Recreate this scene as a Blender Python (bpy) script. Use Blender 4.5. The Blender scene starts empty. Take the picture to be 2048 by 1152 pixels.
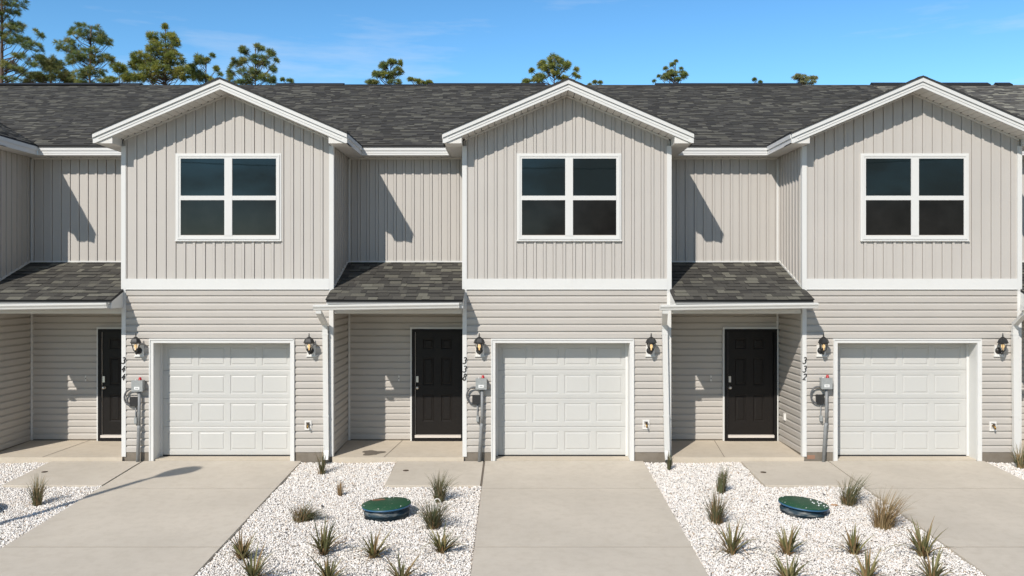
import bpy, math, random
import numpy as np
from mathutils import Matrix, Vector

R = math.radians
rng = random.Random(7)
sc = bpy.context.scene
COL = sc.collection

# ------------------------------------------------------------------ camera, world, sun, exposure
H = 3.236                     # camera height above the garage apron
D0 = 16.0                     # distance from the camera to the front walls
cam_d = bpy.data.cameras.new("camera")
cam = bpy.data.objects.new("camera", cam_d)
COL.objects.link(cam)
cam.location = (0, -D0, H)
cam.rotation_euler = (R(90), R(0.0), 0)
cam_d.sensor_width = 36.0
cam_d.lens = 1760 / 2048 * 36.0
cam_d.shift_x = -3 / 2048
cam_d.shift_y = -11 / 2048
cam_d.clip_start = 0.1
cam_d.clip_end = 3000
sc.camera = cam

SKY_GAMMA, SKY_GAIN = 1.35, 1.45
CLOUD = 0.9
SUN_DIR = Vector((0.515, 1.0, -0.914)).normalized()      # the way the light travels
world = bpy.data.worlds.new("World")
sc.world = world
world.use_nodes = True
wn, wl = world.node_tree.nodes, world.node_tree.links
wn.clear()
w_out = wn.new("ShaderNodeOutputWorld")
w_bg = wn.new("ShaderNodeBackground")
w_sky = wn.new("ShaderNodeTexSky")
w_sky.sky_type = 'NISHITA'
w_sky.sun_disc = False
w_sky.sun_elevation = math.asin(-SUN_DIR.z)
w_sky.sun_rotation = math.atan2(-SUN_DIR.x, -SUN_DIR.y)
w_sky.altitude = 0
w_sky.air_density = 1.0
w_sky.dust_density = 0.0
w_sky.ozone_density = 3.0
w_bg.inputs["Strength"].default_value = 0.115
# thin cirrus: stretched noise on the sky directions
w_tc = wn.new("ShaderNodeTexCoord")
w_map = wn.new("ShaderNodeMapping")
w_map.inputs["Scale"].default_value = (2.2, 2.2, 16.0)
w_map.inputs["Rotation"].default_value = (0, R(5), 0)
w_noise = wn.new("ShaderNodeTexNoise")
w_noise.inputs["Scale"].default_value = 1.6
w_noise.inputs["Detail"].default_value = 6
w_noise.inputs["Roughness"].default_value = 0.6
w_ramp = wn.new("ShaderNodeMapRange")
w_ramp.inputs["From Min"].default_value = 0.55
w_ramp.inputs["From Max"].default_value = 0.85
w_ramp.inputs["To Max"].default_value = 0.42
w_hsv = wn.new("ShaderNodeHueSaturation")
w_hsv.inputs["Saturation"].default_value = 1.10
w_hsv.inputs["Hue"].default_value = 0.488
w_mix = wn.new("ShaderNodeMix")
w_mix.data_type = 'RGBA'
w_mix.inputs[7].default_value = (7.5, 7.8, 8.2, 1)
wl.new(w_tc.outputs["Generated"], w_map.inputs["Vector"])
wl.new(w_map.outputs["Vector"], w_noise.inputs["Vector"])
wl.new(w_noise.outputs["Fac"], w_ramp.inputs["Value"])
wl.new(w_ramp.outputs["Result"], w_mix.inputs["Factor"])
wl.new(w_sky.outputs["Color"], w_hsv.inputs["Color"])
# a crisp, dry sky: deeper overhead, brighter towards the horizon
w_n = wn.new("ShaderNodeVectorMath"); w_n.operation = 'SCALE'; w_n.inputs["Scale"].default_value = 1 / 4.9
w_g = wn.new("ShaderNodeGamma"); w_g.inputs["Gamma"].default_value = SKY_GAMMA
w_k = wn.new("ShaderNodeVectorMath"); w_k.operation = 'SCALE'; w_k.inputs["Scale"].default_value = 4.9 * SKY_GAIN
wl.new(w_hsv.outputs["Color"], w_n.inputs[0])
wl.new(w_n.outputs[0], w_g.inputs["Color"])
wl.new(w_g.outputs["Color"], w_k.inputs[0])
wl.new(w_k.outputs[0], w_mix.inputs[6])
# unseen sunward clouds, echoed in the window panes, added to turn blue shade neutral
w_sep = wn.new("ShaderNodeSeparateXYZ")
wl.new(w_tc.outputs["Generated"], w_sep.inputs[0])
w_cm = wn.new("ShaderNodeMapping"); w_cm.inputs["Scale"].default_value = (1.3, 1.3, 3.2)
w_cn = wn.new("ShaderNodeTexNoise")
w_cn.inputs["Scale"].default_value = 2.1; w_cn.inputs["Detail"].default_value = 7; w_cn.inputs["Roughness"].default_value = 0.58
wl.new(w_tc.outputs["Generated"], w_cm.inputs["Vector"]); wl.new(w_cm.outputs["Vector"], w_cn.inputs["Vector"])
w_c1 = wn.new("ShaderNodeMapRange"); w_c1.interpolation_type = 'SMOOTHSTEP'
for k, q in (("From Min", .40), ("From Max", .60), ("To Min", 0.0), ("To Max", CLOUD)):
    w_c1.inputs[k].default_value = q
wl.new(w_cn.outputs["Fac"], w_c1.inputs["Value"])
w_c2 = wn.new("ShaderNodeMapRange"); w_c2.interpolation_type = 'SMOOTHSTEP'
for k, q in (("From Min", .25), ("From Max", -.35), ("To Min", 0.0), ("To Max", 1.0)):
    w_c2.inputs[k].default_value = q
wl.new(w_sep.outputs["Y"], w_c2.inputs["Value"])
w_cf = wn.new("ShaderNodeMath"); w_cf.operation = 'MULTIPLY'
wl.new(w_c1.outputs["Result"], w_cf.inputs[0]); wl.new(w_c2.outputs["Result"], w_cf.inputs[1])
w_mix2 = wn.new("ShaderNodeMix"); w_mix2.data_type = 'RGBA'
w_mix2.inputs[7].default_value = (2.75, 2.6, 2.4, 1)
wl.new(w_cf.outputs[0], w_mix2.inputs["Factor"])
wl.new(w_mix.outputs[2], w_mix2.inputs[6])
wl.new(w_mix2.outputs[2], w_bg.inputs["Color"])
wl.new(w_bg.outputs["Background"], w_out.inputs["Surface"])

sun_d = bpy.data.lights.new("sun", 'SUN')
sun_d.energy = 4.5
sun_d.angle = R(0.53)
sun_d.color = (1.0, 0.945, 0.87)
sun = bpy.data.objects.new("sun", sun_d)
COL.objects.link(sun)
sun.rotation_euler = SUN_DIR.to_track_quat('-Z', 'Y').to_euler()
sun.location = (-10, -20, 20)

sc.view_settings.view_transform = 'Standard'
sc.view_settings.look = 'None'
sc.view_settings.exposure = 0.0
sc.view_settings.gamma = 1.0
sc.view_settings.use_curve_mapping = False
sc.cycles.max_bounces = 8
sc.cycles.transparent_max_bounces = 16

# ------------------------------------------------------------------ materials
def mat(name, color, rough=0.6, spec=0.5, metallic=0.0):
    m = bpy.data.materials.new(name)
    m.use_nodes = True
    b = m.node_tree.nodes["Principled BSDF"]
    b.inputs["Base Color"].default_value = (*color, 1)
    b.inputs["Roughness"].default_value = rough
    b.inputs["Specular IOR Level"].default_value = spec
    b.inputs["Metallic"].default_value = metallic
    return m

def N(m, t, **kw):
    n = m.node_tree.nodes.new(t)
    for k, v in kw.items():
        if k in n.inputs:
            n.inputs[k].default_value = v
        else:
            setattr(n, k, v)
    return n

def L(m, a, b):
    m.node_tree.links.new(a, b)

def bsdf(m):
    return m.node_tree.nodes["Principled BSDF"]

def coords(m, scale=(1, 1, 1), kind="Object"):
    tc = N(m, "ShaderNodeTexCoord")
    mp = N(m, "ShaderNodeMapping")
    mp.inputs["Scale"].default_value = scale
    L(m, tc.outputs[kind], mp.inputs["Vector"])
    return mp.outputs["Vector"]

def world_coords(m, scale=(1, 1, 1)):
    g = N(m, "ShaderNodeNewGeometry")
    mp = N(m, "ShaderNodeMapping")
    mp.inputs["Scale"].default_value = scale
    L(m, g.outputs["Position"], mp.inputs["Vector"])
    return mp.outputs["Vector"]

def noise(m, vec, scale, detail=4, rough=0.55):
    n = N(m, "ShaderNodeTexNoise", Scale=scale, Detail=detail, Roughness=rough)
    L(m, vec, n.inputs["Vector"])
    return n.outputs["Fac"]

def ramp(m, fac, stops, interp='LINEAR'):
    r = N(m, "ShaderNodeValToRGB")
    r.color_ramp.interpolation = interp
    els = r.color_ramp.elements
    while len(els) < len(stops):
        els.new(0.5)
    for e, (p, c) in zip(els, stops):
        e.position = p
        e.color = (*c, 1)
    L(m, fac, r.inputs["Fac"])
    return r.outputs["Color"]

def mixc(m, fac, a, b, mode='MIX'):
    x = N(m, "ShaderNodeMix", data_type='RGBA', blend_type=mode)
    for s, v in ((0, fac), (6, a), (7, b)):
        if hasattr(v, "links"):
            L(m, v, x.inputs[s])
        elif s == 0:
            x.inputs[0].default_value = v
        else:
            x.inputs[s].default_value = (*v, 1)
    return x.outputs[2]

def maprange(m, v, a, b, c, d):
    r = N(m, "ShaderNodeMapRange")
    for k, x in (("From Min", a), ("From Max", b), ("To Min", c), ("To Max", d)):
        r.inputs[k].default_value = x
    L(m, v, r.inputs["Value"])
    return r.outputs["Result"]

def bump(m, h, strength, dist=0.01):
    b = N(m, "ShaderNodeBump", Strength=strength, Distance=dist)
    L(m, h, b.inputs["Height"])
    L(m, b.outputs["Normal"], bsdf(m).inputs["Normal"])

def obj_random(m):
    return N(m, "ShaderNodeObjectInfo").outputs["Random"]

def simple_noise_mat(name, c1, c2, scale, rough, spec=0.4, metallic=0.0, detail=4, lo=0.35, hi=0.7):
    m = mat(name, c1, rough, spec, metallic)
    L(m, mixc(m, maprange(m, noise(m, world_coords(m), scale, detail, 0.6), lo, hi, 0, 1), c1, c2), bsdf(m).inputs["Base Color"])
    return m

def siding_mat(name, scl, SIDING_C):
    m = mat(name, SIDING_C, 0.5, 0.35)
    v = world_coords(m)
    big = noise(m, v, 0.9, 3)
    c1 = mixc(m, maprange(m, big, 0.3, 0.7, 0, 1), tuple(x * 0.965 for x in SIDING_C), tuple(x * 1.03 for x in SIDING_C))
    c2 = mixc(m, maprange(m, obj_random(m), 0, 1, 0.0, 0.10), c1, tuple(x * 0.9 for x in SIDING_C))
    g = noise(m, world_coords(m, scl), 6, 5, 0.65)
    c3 = mixc(m, maprange(m, g, 0.35, 0.7, 0.0, 0.09), c2, (0.40, 0.37, 0.34))
    L(m, c3, bsdf(m).inputs["Base Color"])
    bump(m, g, 0.12, 0.004)
    return m

M = {}
M["siding"] = siding_mat("siding_vinyl", (2.5, 2.5, 40), (0.470, 0.437, 0.395))
M["batten"] = siding_mat("batten_vinyl", (40, 40, 2.5), (0.497, 0.465, 0.426))

def white_mat(name, c, rough=0.45):
    m = mat(name, c, rough, 0.4)
    v = world_coords(m)
    g = noise(m, v, 2.2, 5, 0.6)
    fine = noise(m, v, 40, 3, 0.6)
    d = mixc(m, maprange(m, g, 0.45, 0.8, 0.0, 0.22), c, tuple(x * k for x, k in zip(c, (0.86, 0.85, 0.82))))
    d2 = mixc(m, maprange(m, fine, 0.5, 0.8, 0.0, 0.08), d, (0.5, 0.47, 0.42))
    L(m, d2, bsdf(m).inputs["Base Color"])
    return m

M["white"] = white_mat("white_trim", (0.665, 0.658, 0.632))
M["soffit"] = white_mat("soffit_vinyl", (0.68, 0.655, 0.61))
M["garage"] = white_mat("garage_door_steel", (0.525, 0.518, 0.492), 0.42)
M["gutter"] = white_mat("gutter_aluminium", (0.65, 0.64, 0.607), 0.35)
M["drip"] = mat("drip_edge", (0.36, 0.36, 0.35), 0.5)
M["seal_rubber"] = mat("rubber_seal", (0.015, 0.015, 0.017), 0.8)  # black rubber along the foot of the garage doors
M["hole"] = mat("soffit_hole", (0.05, 0.045, 0.04), 0.9)
M["vent"] = mat("ridge_vent_plastic", (0.013, 0.013, 0.014), 0.7)

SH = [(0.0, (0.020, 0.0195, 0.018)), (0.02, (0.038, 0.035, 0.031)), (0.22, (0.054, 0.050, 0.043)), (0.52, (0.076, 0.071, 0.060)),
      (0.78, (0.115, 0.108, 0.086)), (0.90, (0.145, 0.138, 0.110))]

def shingle_mat(name, attr, lift=1.0):
    m = mat(name, (0.06, 0.06, 0.055), 0.9, 0.25)
    if attr:
        a = N(m, "ShaderNodeAttribute", attribute_name="tone")
        f = a.outputs["Fac"]
    else:
        f = maprange(m, obj_random(m), 0, 1, 0.03, 1)
    c = ramp(m, f, [(p, tuple(x * lift for x in cc)) for p, cc in SH], 'CONSTANT')
    v = world_coords(m)
    g = noise(m, v, 170, 2, 0.7)
    c2 = mixc(m, maprange(m, g, 0.3, 0.75, 0.0, 0.35), c, (0.13, 0.122, 0.105))
    c3 = mixc(m, maprange(m, noise(m, v, 60, 3, 0.6), 0.4, 0.8, 0.0, 0.45), c2, (0.02, 0.02, 0.02))
    L(m, c3, bsdf(m).inputs["Base Color"])
    bump(m, g, 0.5, 0.004)
    return m

M["shingle"] = shingle_mat("shingle_field", True)
M["shingle_pale"] = shingle_mat("shingle_field_pale", True, 2.5)  # same shingle tones lifted paler, for the roof at the right end
M["shingle_tab"] = shingle_mat("shingle_single", False, 1.1)
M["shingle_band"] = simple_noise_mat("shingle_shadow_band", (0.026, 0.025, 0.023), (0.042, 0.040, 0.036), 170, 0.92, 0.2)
M["roof_deck"] = mat("roof_edge", (0.03, 0.03, 0.03), 0.9)

def concrete_mat(name, c, stain=0.3, streak=True):
    m = mat(name, c, 0.85, 0.25)
    v = world_coords(m)
    a = noise(m, v, 0.7, 4, 0.55)
    b = noise(m, v, 7.0, 6, 0.65)
    f = noise(m, v, 130, 2, 0.6)
    s = noise(m, world_coords(m, (1.2, 26, 1)), 3.0, 4, 0.6)
    x = mixc(m, maprange(m, a, 0.3, 0.7, 0, 1), tuple(k * 0.9 for k in c), tuple(k * 1.06 for k in c))
    x = mixc(m, maprange(m, b, 0.45, 0.8, 0, stain), x, tuple(k * q for k, q in zip(c, (0.72, 0.69, 0.64))))
    if streak:
        x = mixc(m, maprange(m, s, 0.35, 0.75, 0, 0.16), x, tuple(k * 0.75 for k in c))
    x = mixc(m, maprange(m, f, 0.35, 0.75, 0, 0.22), x, tuple(k * 0.62 for k in c))
    L(m, x, bsdf(m).inputs["Base Color"])
    bump(m, s if streak else b, 0.18, 0.004)
    return m

M["concrete"] = concrete_mat("driveway_concrete", (0.562, 0.502, 0.415), .45)
M["porch_concrete"] = concrete_mat("porch_concrete", (0.575, 0.503, 0.402), 0.4, False)
M["block"] = concrete_mat("foundation_block", (0.215, 0.185, 0.148), 0.9, False)
M["stain"] = concrete_mat("wet_concrete", (0.17, 0.145, 0.115), 0.6, False)
M["joint"] = mat("dirty_joint", (0.22, 0.185, 0.15), 0.95, 0.1)
M["mortar"] = mat("red_mortar", (0.30, 0.17, 0.11), 0.9)

def attr_mat(name, rough, spec=0.3, vary=None, translucent=0.0):
    m = mat(name, (0.5, 0.5, 0.5), rough, spec)
    a = N(m, "ShaderNodeAttribute", attribute_name="tint")
    c = a.outputs["Color"]
    if vary:
        c = mixc(m, maprange(m, noise(m, world_coords(m), vary, 3), 0.3, 0.75, 0, 0.35), c, (0.55, 0.53, 0.50), 'MULTIPLY')
    L(m, c, bsdf(m).inputs["Base Color"])
    if translucent:
        tr = N(m, "ShaderNodeBsdfTranslucent")
        L(m, c, tr.inputs["Color"])
        mx = N(m, "ShaderNodeMixShader", Fac=translucent)
        L(m, bsdf(m).outputs[0], mx.inputs[1])
        L(m, tr.outputs[0], mx.inputs[2])
        L(m, mx.outputs[0], m.node_tree.nodes["Material Output"].inputs["Surface"])
    return m

M["gravel"] = attr_mat("marble_chips", 0.75, 0.3)
M["leaf"] = attr_mat("leaf_blades", 0.55, 0.3, None, 0.18)
M["needle"] = attr_mat("pine_needles", 0.55, 0.3, None, 0.35)

M["sand"] = simple_noise_mat("sandy_soil", (0.15, 0.125, 0.08), (0.09, 0.085, 0.05), 1.5, 0.95, 0.1)
M["gravel_base"] = simple_noise_mat("gravel_bed_base", (0.60, 0.555, 0.50), (0.40, 0.365, 0.325), 45, 0.95, 0.1)
M["bark"] = simple_noise_mat("pine_bark", (0.16, 0.115, 0.085), (0.075, 0.055, 0.045), 6, 0.95, 0.1)
M["door"] = simple_noise_mat("front_door_paint", (0.0115, 0.0095, 0.0085), (0.015, 0.0125, 0.011), 30, 0.45, 0.22)
M["door_frame"] = mat("door_frame_black", (0.009, 0.008, 0.008), 0.5, 0.2)
M["black_metal"] = simple_noise_mat("black_metal", (0.012, 0.012, 0.012), (0.03, 0.028, 0.026), 60, 0.5, 0.5)
M["nickel"] = mat("satin_nickel", (0.62, 0.60, 0.57), 0.32, 0.5, 1.0)
M["sill"] = mat("threshold_aluminium", (0.62, 0.57, 0.52), 0.4, 0.5)
M["grey_box"] = simple_noise_mat("grey_plastic_box", (0.33, 0.34, 0.33), (0.27, 0.28, 0.275), 25, 0.55)
M["conduit"] = simple_noise_mat("grey_conduit", (0.26, 0.265, 0.265), (0.20, 0.205, 0.205), 12, 0.5)
M["flex"] = simple_noise_mat("dark_flexible_conduit", (0.12, 0.122, 0.125), (0.085, 0.087, 0.09), 12, 0.5)
M["sticker"] = mat("white_sticker", (0.75, 0.75, 0.73), 0.5)
M["ink"] = mat("dark_ink", (0.03, 0.03, 0.035), 0.6)
M["red"] = mat("red_beacon_lens", (0.42, 0.008, 0.012), 0.25, 0.6)
M["brass"] = simple_noise_mat("brass", (0.45, 0.27, 0.08), (0.20, 0.12, 0.04), 70, 0.4, 0.5, 0.9)
M["pvc"] = white_mat("white_pvc", (0.72, 0.70, 0.66))
M["iron"] = simple_noise_mat("rusty_iron", (0.05, 0.04, 0.032), (0.10, 0.065, 0.04), 50, 0.85, 0.3)
M["stone_dark"] = mat("dark_stone", (0.035, 0.033, 0.035), 0.85)
M["stone_tan"] = mat("tan_stone", (0.42, 0.26, 0.15), 0.85)
M["pole_grey"] = mat("lamp_post_grey", (0.25, 0.25, 0.25), 0.5, 0.5)

m = mat("green_lid", (0.018, 0.105, 0.045), 0.52, 0.3)
dirt = maprange(m, noise(m, world_coords(m), 3.0, 6, 0.65), 0.55, 0.72, 0, 0.8)
spk = maprange(m, noise(m, world_coords(m), 34, 2, 0.5), 0.68, 0.74, 0, 0.75)
x = mixc(m, dirt, (0.016, 0.072, 0.034), (0.060, 0.105, 0.062))
x = mixc(m, spk, x, (0.5, 0.46, 0.38))
L(m, x, bsdf(m).inputs["Base Color"])
M["lid"] = m
m = mat("lid_rust", (0.22, 0.12, 0.07), 0.8)
M["lid_rust"] = m
m = mat("blue_riser", (0.03, 0.065, 0.09), 0.6, 0.2)
dirt = maprange(m, noise(m, world_coords(m, (1.5, 1.5, 6)), 3.5, 6, 0.6), 0.47, 0.70, 0, 0.7)
L(m, mixc(m, dirt, (0.020, 0.042, 0.058), (0.33, 0.32, 0.29)), bsdf(m).inputs["Base Color"])
M["riser"] = m
M["lid_rim"] = mat("blue_lid_rim", (0.03, 0.11, 0.21), 0.4, 0.5)

# window glass: a dark room behind reflective glass; lower sashes carry an insect screen
m = mat("window_glass", (0.006, 0.011, 0.012), 0.02, 0.42)
bsdf(m).inputs["IOR"].default_value = 1.5
bump(m, noise(m, world_coords(m), 1.3, 2), 0.04, 0.02)
M["glass"] = m
m = mat("insect_screen", (0.012, 0.012, 0.012), 0.06, 0.26)
L(m, mixc(m, maprange(m, noise(m, world_coords(m), 2.5, 5), 0.35, 0.75, 0, 1), (0.009, 0.0085, 0.008), (0.017, 0.016, 0.015)), bsdf(m).inputs["Base Color"])
M["screen"] = m
m = mat("lantern_glass", (0.9, 0.9, 0.88), 0.05, 0.5)
bsdf(m).inputs["Transmission Weight"].default_value = 1.0
bsdf(m).inputs["IOR"].default_value = 1.05
M["lamp_glass"] = m
m = mat("warm_bulb", (0.9, 0.7, 0.45), 0.4)
bsdf(m).inputs["Emission Color"].default_value = (1.0, 0.62, 0.25, 1)
bsdf(m).inputs["Emission Strength"].default_value = 1.0
M["bulb"] = m

# ------------------------------------------------------------------ mesh helpers
def W(o):
    w = o.matrix_basis
    if o.parent:
        w = W(o.parent) @ o.matrix_parent_inverse @ w
    return w

def attach(o, p):
    if p is not None:
        o.parent = p
        o.matrix_parent_inverse = W(p).inverted()

def empty(name, loc, label=None, cat=None, group=None, kind=None):
    o = bpy.data.objects.new(name, None)
    o.location = loc
    COL.objects.link(o)
    tag(o, label, cat, group, kind)
    return o

def tag(o, label=None, cat=None, group=None, kind=None):
    for k, v in (("label", label), ("category", cat), ("group", group), ("kind", kind)):
        if v:
            o[k] = v
    return o

class MB:
    """collects faces, then links them as one mesh object (world coordinates)"""
    def __init__(s):
        s.v, s.f, s.mi, s.at = [], [], [], []
    def quad(s, pts, mi=0, a=None):
        n = len(s.v)
        s.v += [tuple(p) for p in pts]
        s.f.append(tuple(range(n, n + len(pts))))
        s.mi.append(mi)
        s.at.append(a)
    def box(s, x0, x1, y0, y1, z0, z1, mi=0):
        n = len(s.v)
        s.v += [(x, y, z) for z in (z0, z1) for y in (y0, y1) for x in (x0, x1)]
        for f in ((0, 2, 3, 1), (4, 5, 7, 6), (0, 1, 5, 4), (2, 6, 7, 3), (0, 4, 6, 2), (1, 3, 7, 5)):
            s.f.append(tuple(n + i for i in f)); s.mi.append(mi); s.at.append(None)
        return s
    def prism_y(s, poly, y0, y1, mi=0):
        n, k = len(s.v), len(poly)
        s.v += [(x, y0, z) for x, z in poly] + [(x, y1, z) for x, z in poly]
        area = sum(poly[i][0] * poly[(i + 1) % k][1] - poly[(i + 1) % k][0] * poly[i][1] for i in range(k))
        order = list(range(k)) if area > 0 else list(range(k))[::-1]
        s.f.append(tuple(n + i for i in order)); s.f.append(tuple(n + k + i for i in order[::-1]))
        for j in range(k):
            a, b = order[j], order[(j + 1) % k]
            s.f.append((n + b, n + a, n + k + a, n + k + b))
        s.mi += [mi] * (k + 2); s.at += [None] * (k + 2)
        return s
    def prism_x(s, poly, x0, x1, mi=0):
        n, k = len(s.v), len(poly)
        s.v += [(x0, y, z) for y, z in poly] + [(x1, y, z) for y, z in poly]
        area = sum(poly[i][0] * poly[(i + 1) % k][1] - poly[(i + 1) % k][0] * poly[i][1] for i in range(k))
        order = list(range(k)) if area < 0 else list(range(k))[::-1]
        s.f.append(tuple(n + i for i in order)); s.f.append(tuple(n + k + i for i in order[::-1]))
        for j in range(k):
            a, b = order[j], order[(j + 1) % k]
            s.f.append((n + b, n + a, n + k + a, n + k + b))
        s.mi += [mi] * (k + 2); s.at += [None] * (k + 2)
        return s
    def hexa(s, bot, top, mi=0):
        n, k = len(s.v), len(bot)
        s.v += [tuple(p) for p in bot] + [tuple(p) for p in top]
        s.f.append(tuple(n + i for i in range(k))[::-1]); s.f.append(tuple(n + k + i for i in range(k)))
        for j in range(k):
            b = (j + 1) % k
            s.f.append((n + j, n + b, n + k + b, n + k + j))
        s.mi += [mi] * (k + 2); s.at += [None] * (k + 2)
        return s
    def tube(s, pts, rad, sides=8, mi=0, caps=True, closed=False):
        pts = [Vector(p) for p in pts]
        k = len(pts)
        rads = rad if isinstance(rad, (list, tuple)) else [rad] * k
        n0 = len(s.v)
        up = None
        for i, p in enumerate(pts):
            if closed:
                t = pts[(i + 1) % k] - pts[i - 1]
            else:
                t = pts[min(i + 1, k - 1)] - pts[max(i - 1, 0)]
            t.normalize()
            if up is None:
                up = Vector((0, 0, 1)) if abs(t.z) < 0.9 else Vector((1, 0, 0))
            a = t.cross(up)
            if a.length < 1e-4:
                a = t.cross(Vector((0.3, 1, 0.2)))
            a.normalize()
            b = a.cross(t).normalized()
            up = b
            for j in range(sides):
                q = 2 * math.pi * j / sides
                s.v.append(tuple(p + (a * math.cos(q) + b * math.sin(q)) * rads[i]))
        for i in range(k if closed else k - 1):
            i2 = (i + 1) % k
            for j in range(sides):
                j2 = (j + 1) % sides
                s.f.append((n0 + i * sides + j, n0 + i2 * sides + j, n0 + i2 * sides + j2, n0 + i * sides + j2))
                s.mi.append(mi); s.at.append(None)
        if caps and not closed:
            s.f.append(tuple(n0 + j for j in range(sides)))
            s.f.append(tuple(n0 + (k - 1) * sides + j for j in range(sides))[::-1])
            s.mi += [mi, mi]; s.at += [None, None]
        return s
    def lathe(s, prof, c, sides=12, mi=0, axis='z'):
        n0 = len(s.v)
        cx, cy, cz = c
        for r, h in prof:
            for j in range(sides):
                q = 2 * math.pi * j / sides
                if axis == 'z':
                    s.v.append((cx + r * math.cos(q), cy + r * math.sin(q), cz + h))
                else:
                    s.v.append((cx + r * math.cos(q), cy - h, cz + r * math.sin(q)))
        for i in range(len(prof) - 1):
            for j in range(sides):
                j2 = (j + 1) % sides
                s.f.append((n0 + i * sides + j, n0 + i * sides + j2, n0 + (i + 1) * sides + j2, n0 + (i + 1) * sides + j))
                s.mi.append(mi); s.at.append(None)
        s.f.append(tuple(n0 + j for j in range(sides))[::-1])
        s.f.append(tuple(n0 + (len(prof) - 1) * sides + j for j in range(sides)))
        s.mi += [mi, mi]; s.at += [None, None]
        return s
    def mesh(s, name, mats, smooth=False, attr=None):
        me = bpy.data.meshes.new(name)
        me.from_pydata(s.v, [], s.f)
        for q in (mats if isinstance(mats, (list, tuple)) else [mats]):
            me.materials.append(M[q] if isinstance(q, str) else q)
        if any(s.mi):
            me.polygons.foreach_set("material_index", s.mi)
        if smooth:
            me.polygons.foreach_set("use_smooth", [True] * len(s.f))
        if attr == "tone":
            a = me.attributes.new("tone", 'FLOAT', 'FACE')
            a.data.foreach_set("value", [0.5 if q is None else q for q in s.at])
        elif attr == "tint":
            a = me.attributes.new("tint", 'FLOAT_COLOR', 'FACE')
            flat = []
            for q in s.at:
                flat += [*q, 1.0]
            a.data.foreach_set("color", flat)
        me.update()
        return me
    def build(s, name, mats, parent=None, smooth=False, attr=None, kind=None, label=None):
        o = bpy.data.objects.new(name, s.mesh(name, mats, smooth, attr))
        COL.objects.link(o)
        attach(o, parent)
        tag(o, label, None, None, kind)
        return o

def place(name, me, parent, loc, rotz=0.0):
    o = bpy.data.objects.new(name, me)
    COL.objects.link(o)
    o.matrix_basis = Matrix.Translation(loc) @ Matrix.Rotation(rotz, 4, 'Z')
    attach(o, parent)
    return o

def gz(y):
    """the lots fall away from the houses to the street"""
    return 0.054 * min(y, 0.0)

# ------------------------------------------------------------------ siding pieces (shared meshes)
_cache = {}
PITCH = 0.1295
def board_mesh(length):
    key = ("b", round(length, 3))
    if key not in _cache:
        prof = [(-0.003, 0.0), (0.0215, 0.0), (0.0228, 0.004), (0.0228, 0.076), (0.021, 0.086), (0.010, 0.097), (0.002, 0.108), (-0.001, 0.138), (-0.003, 0.138)]
        mb = MB()
        mb.prism_x([(-n, z) for n, z in prof], 0, length)
        _cache[key] = mb.mesh("siding_board", "siding")
    return _cache[key]

def boards(parent, loc, rotz, length, rows, z0):
    """clapboard courses along the local x axis, facing local -y"""
    me = board_mesh(length)
    for k in rows:
        place("siding_board", me, parent, (loc[0], loc[1], z0 + k * PITCH), rotz)

def panels(parent, loc, rotz, u0, u1, phase, zlo, zhi):
    """board and batten sheets along local x; zlo / zhi give the bottom and top edge at u"""
    k = math.floor((u0 - phase) / 0.178)
    while phase + k * 0.178 < u1 - 1e-4:
        s = phase + k * 0.178
        k += 1
        pts = []
        raw = [(s, -0.005), (s + 0.0045, -0.005), (s + 0.005, 0.009), (s + 0.066, 0.0098), (s + 0.1235, 0.009), (s + 0.124, -0.005), (s + 0.1305, -0.005), (s + 0.131, 0.027), (s + 0.1755, 0.027), (s + 0.178, -0.005)]
        for (ua, na), (ub, nb) in zip(raw, raw[1:]):
            a, b = max(ua, u0), min(ub, u1)
            if b - a > 1e-6:
                pts.append((a, na, b, nb))
        if not pts:
            continue
        base = max(s, u0)
        key = ("p", rotz, tuple((round(a - base, 4), round(zlo(a), 3), round(zhi(a), 3), round(b - base, 4), round(zhi(b), 3), round(zlo(b), 3)) for a, na, b, nb in pts))
        if key not in _cache:
            mb = MB()
            for a, na, b, nb in pts:
                mb.quad([(a - base, -na, zlo(a)), (b - base, -nb, zlo(b)), (b - base, -nb, zhi(b)), (a - base, -na, zhi(a))])
            _cache[key] = mb.mesh("siding_panel", "batten")
        c, sn = math.cos(rotz), math.sin(rotz)
        place("siding_panel", _cache[key], parent, (loc[0] + c * base, loc[1] + sn * base, 0), rotz)

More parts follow.
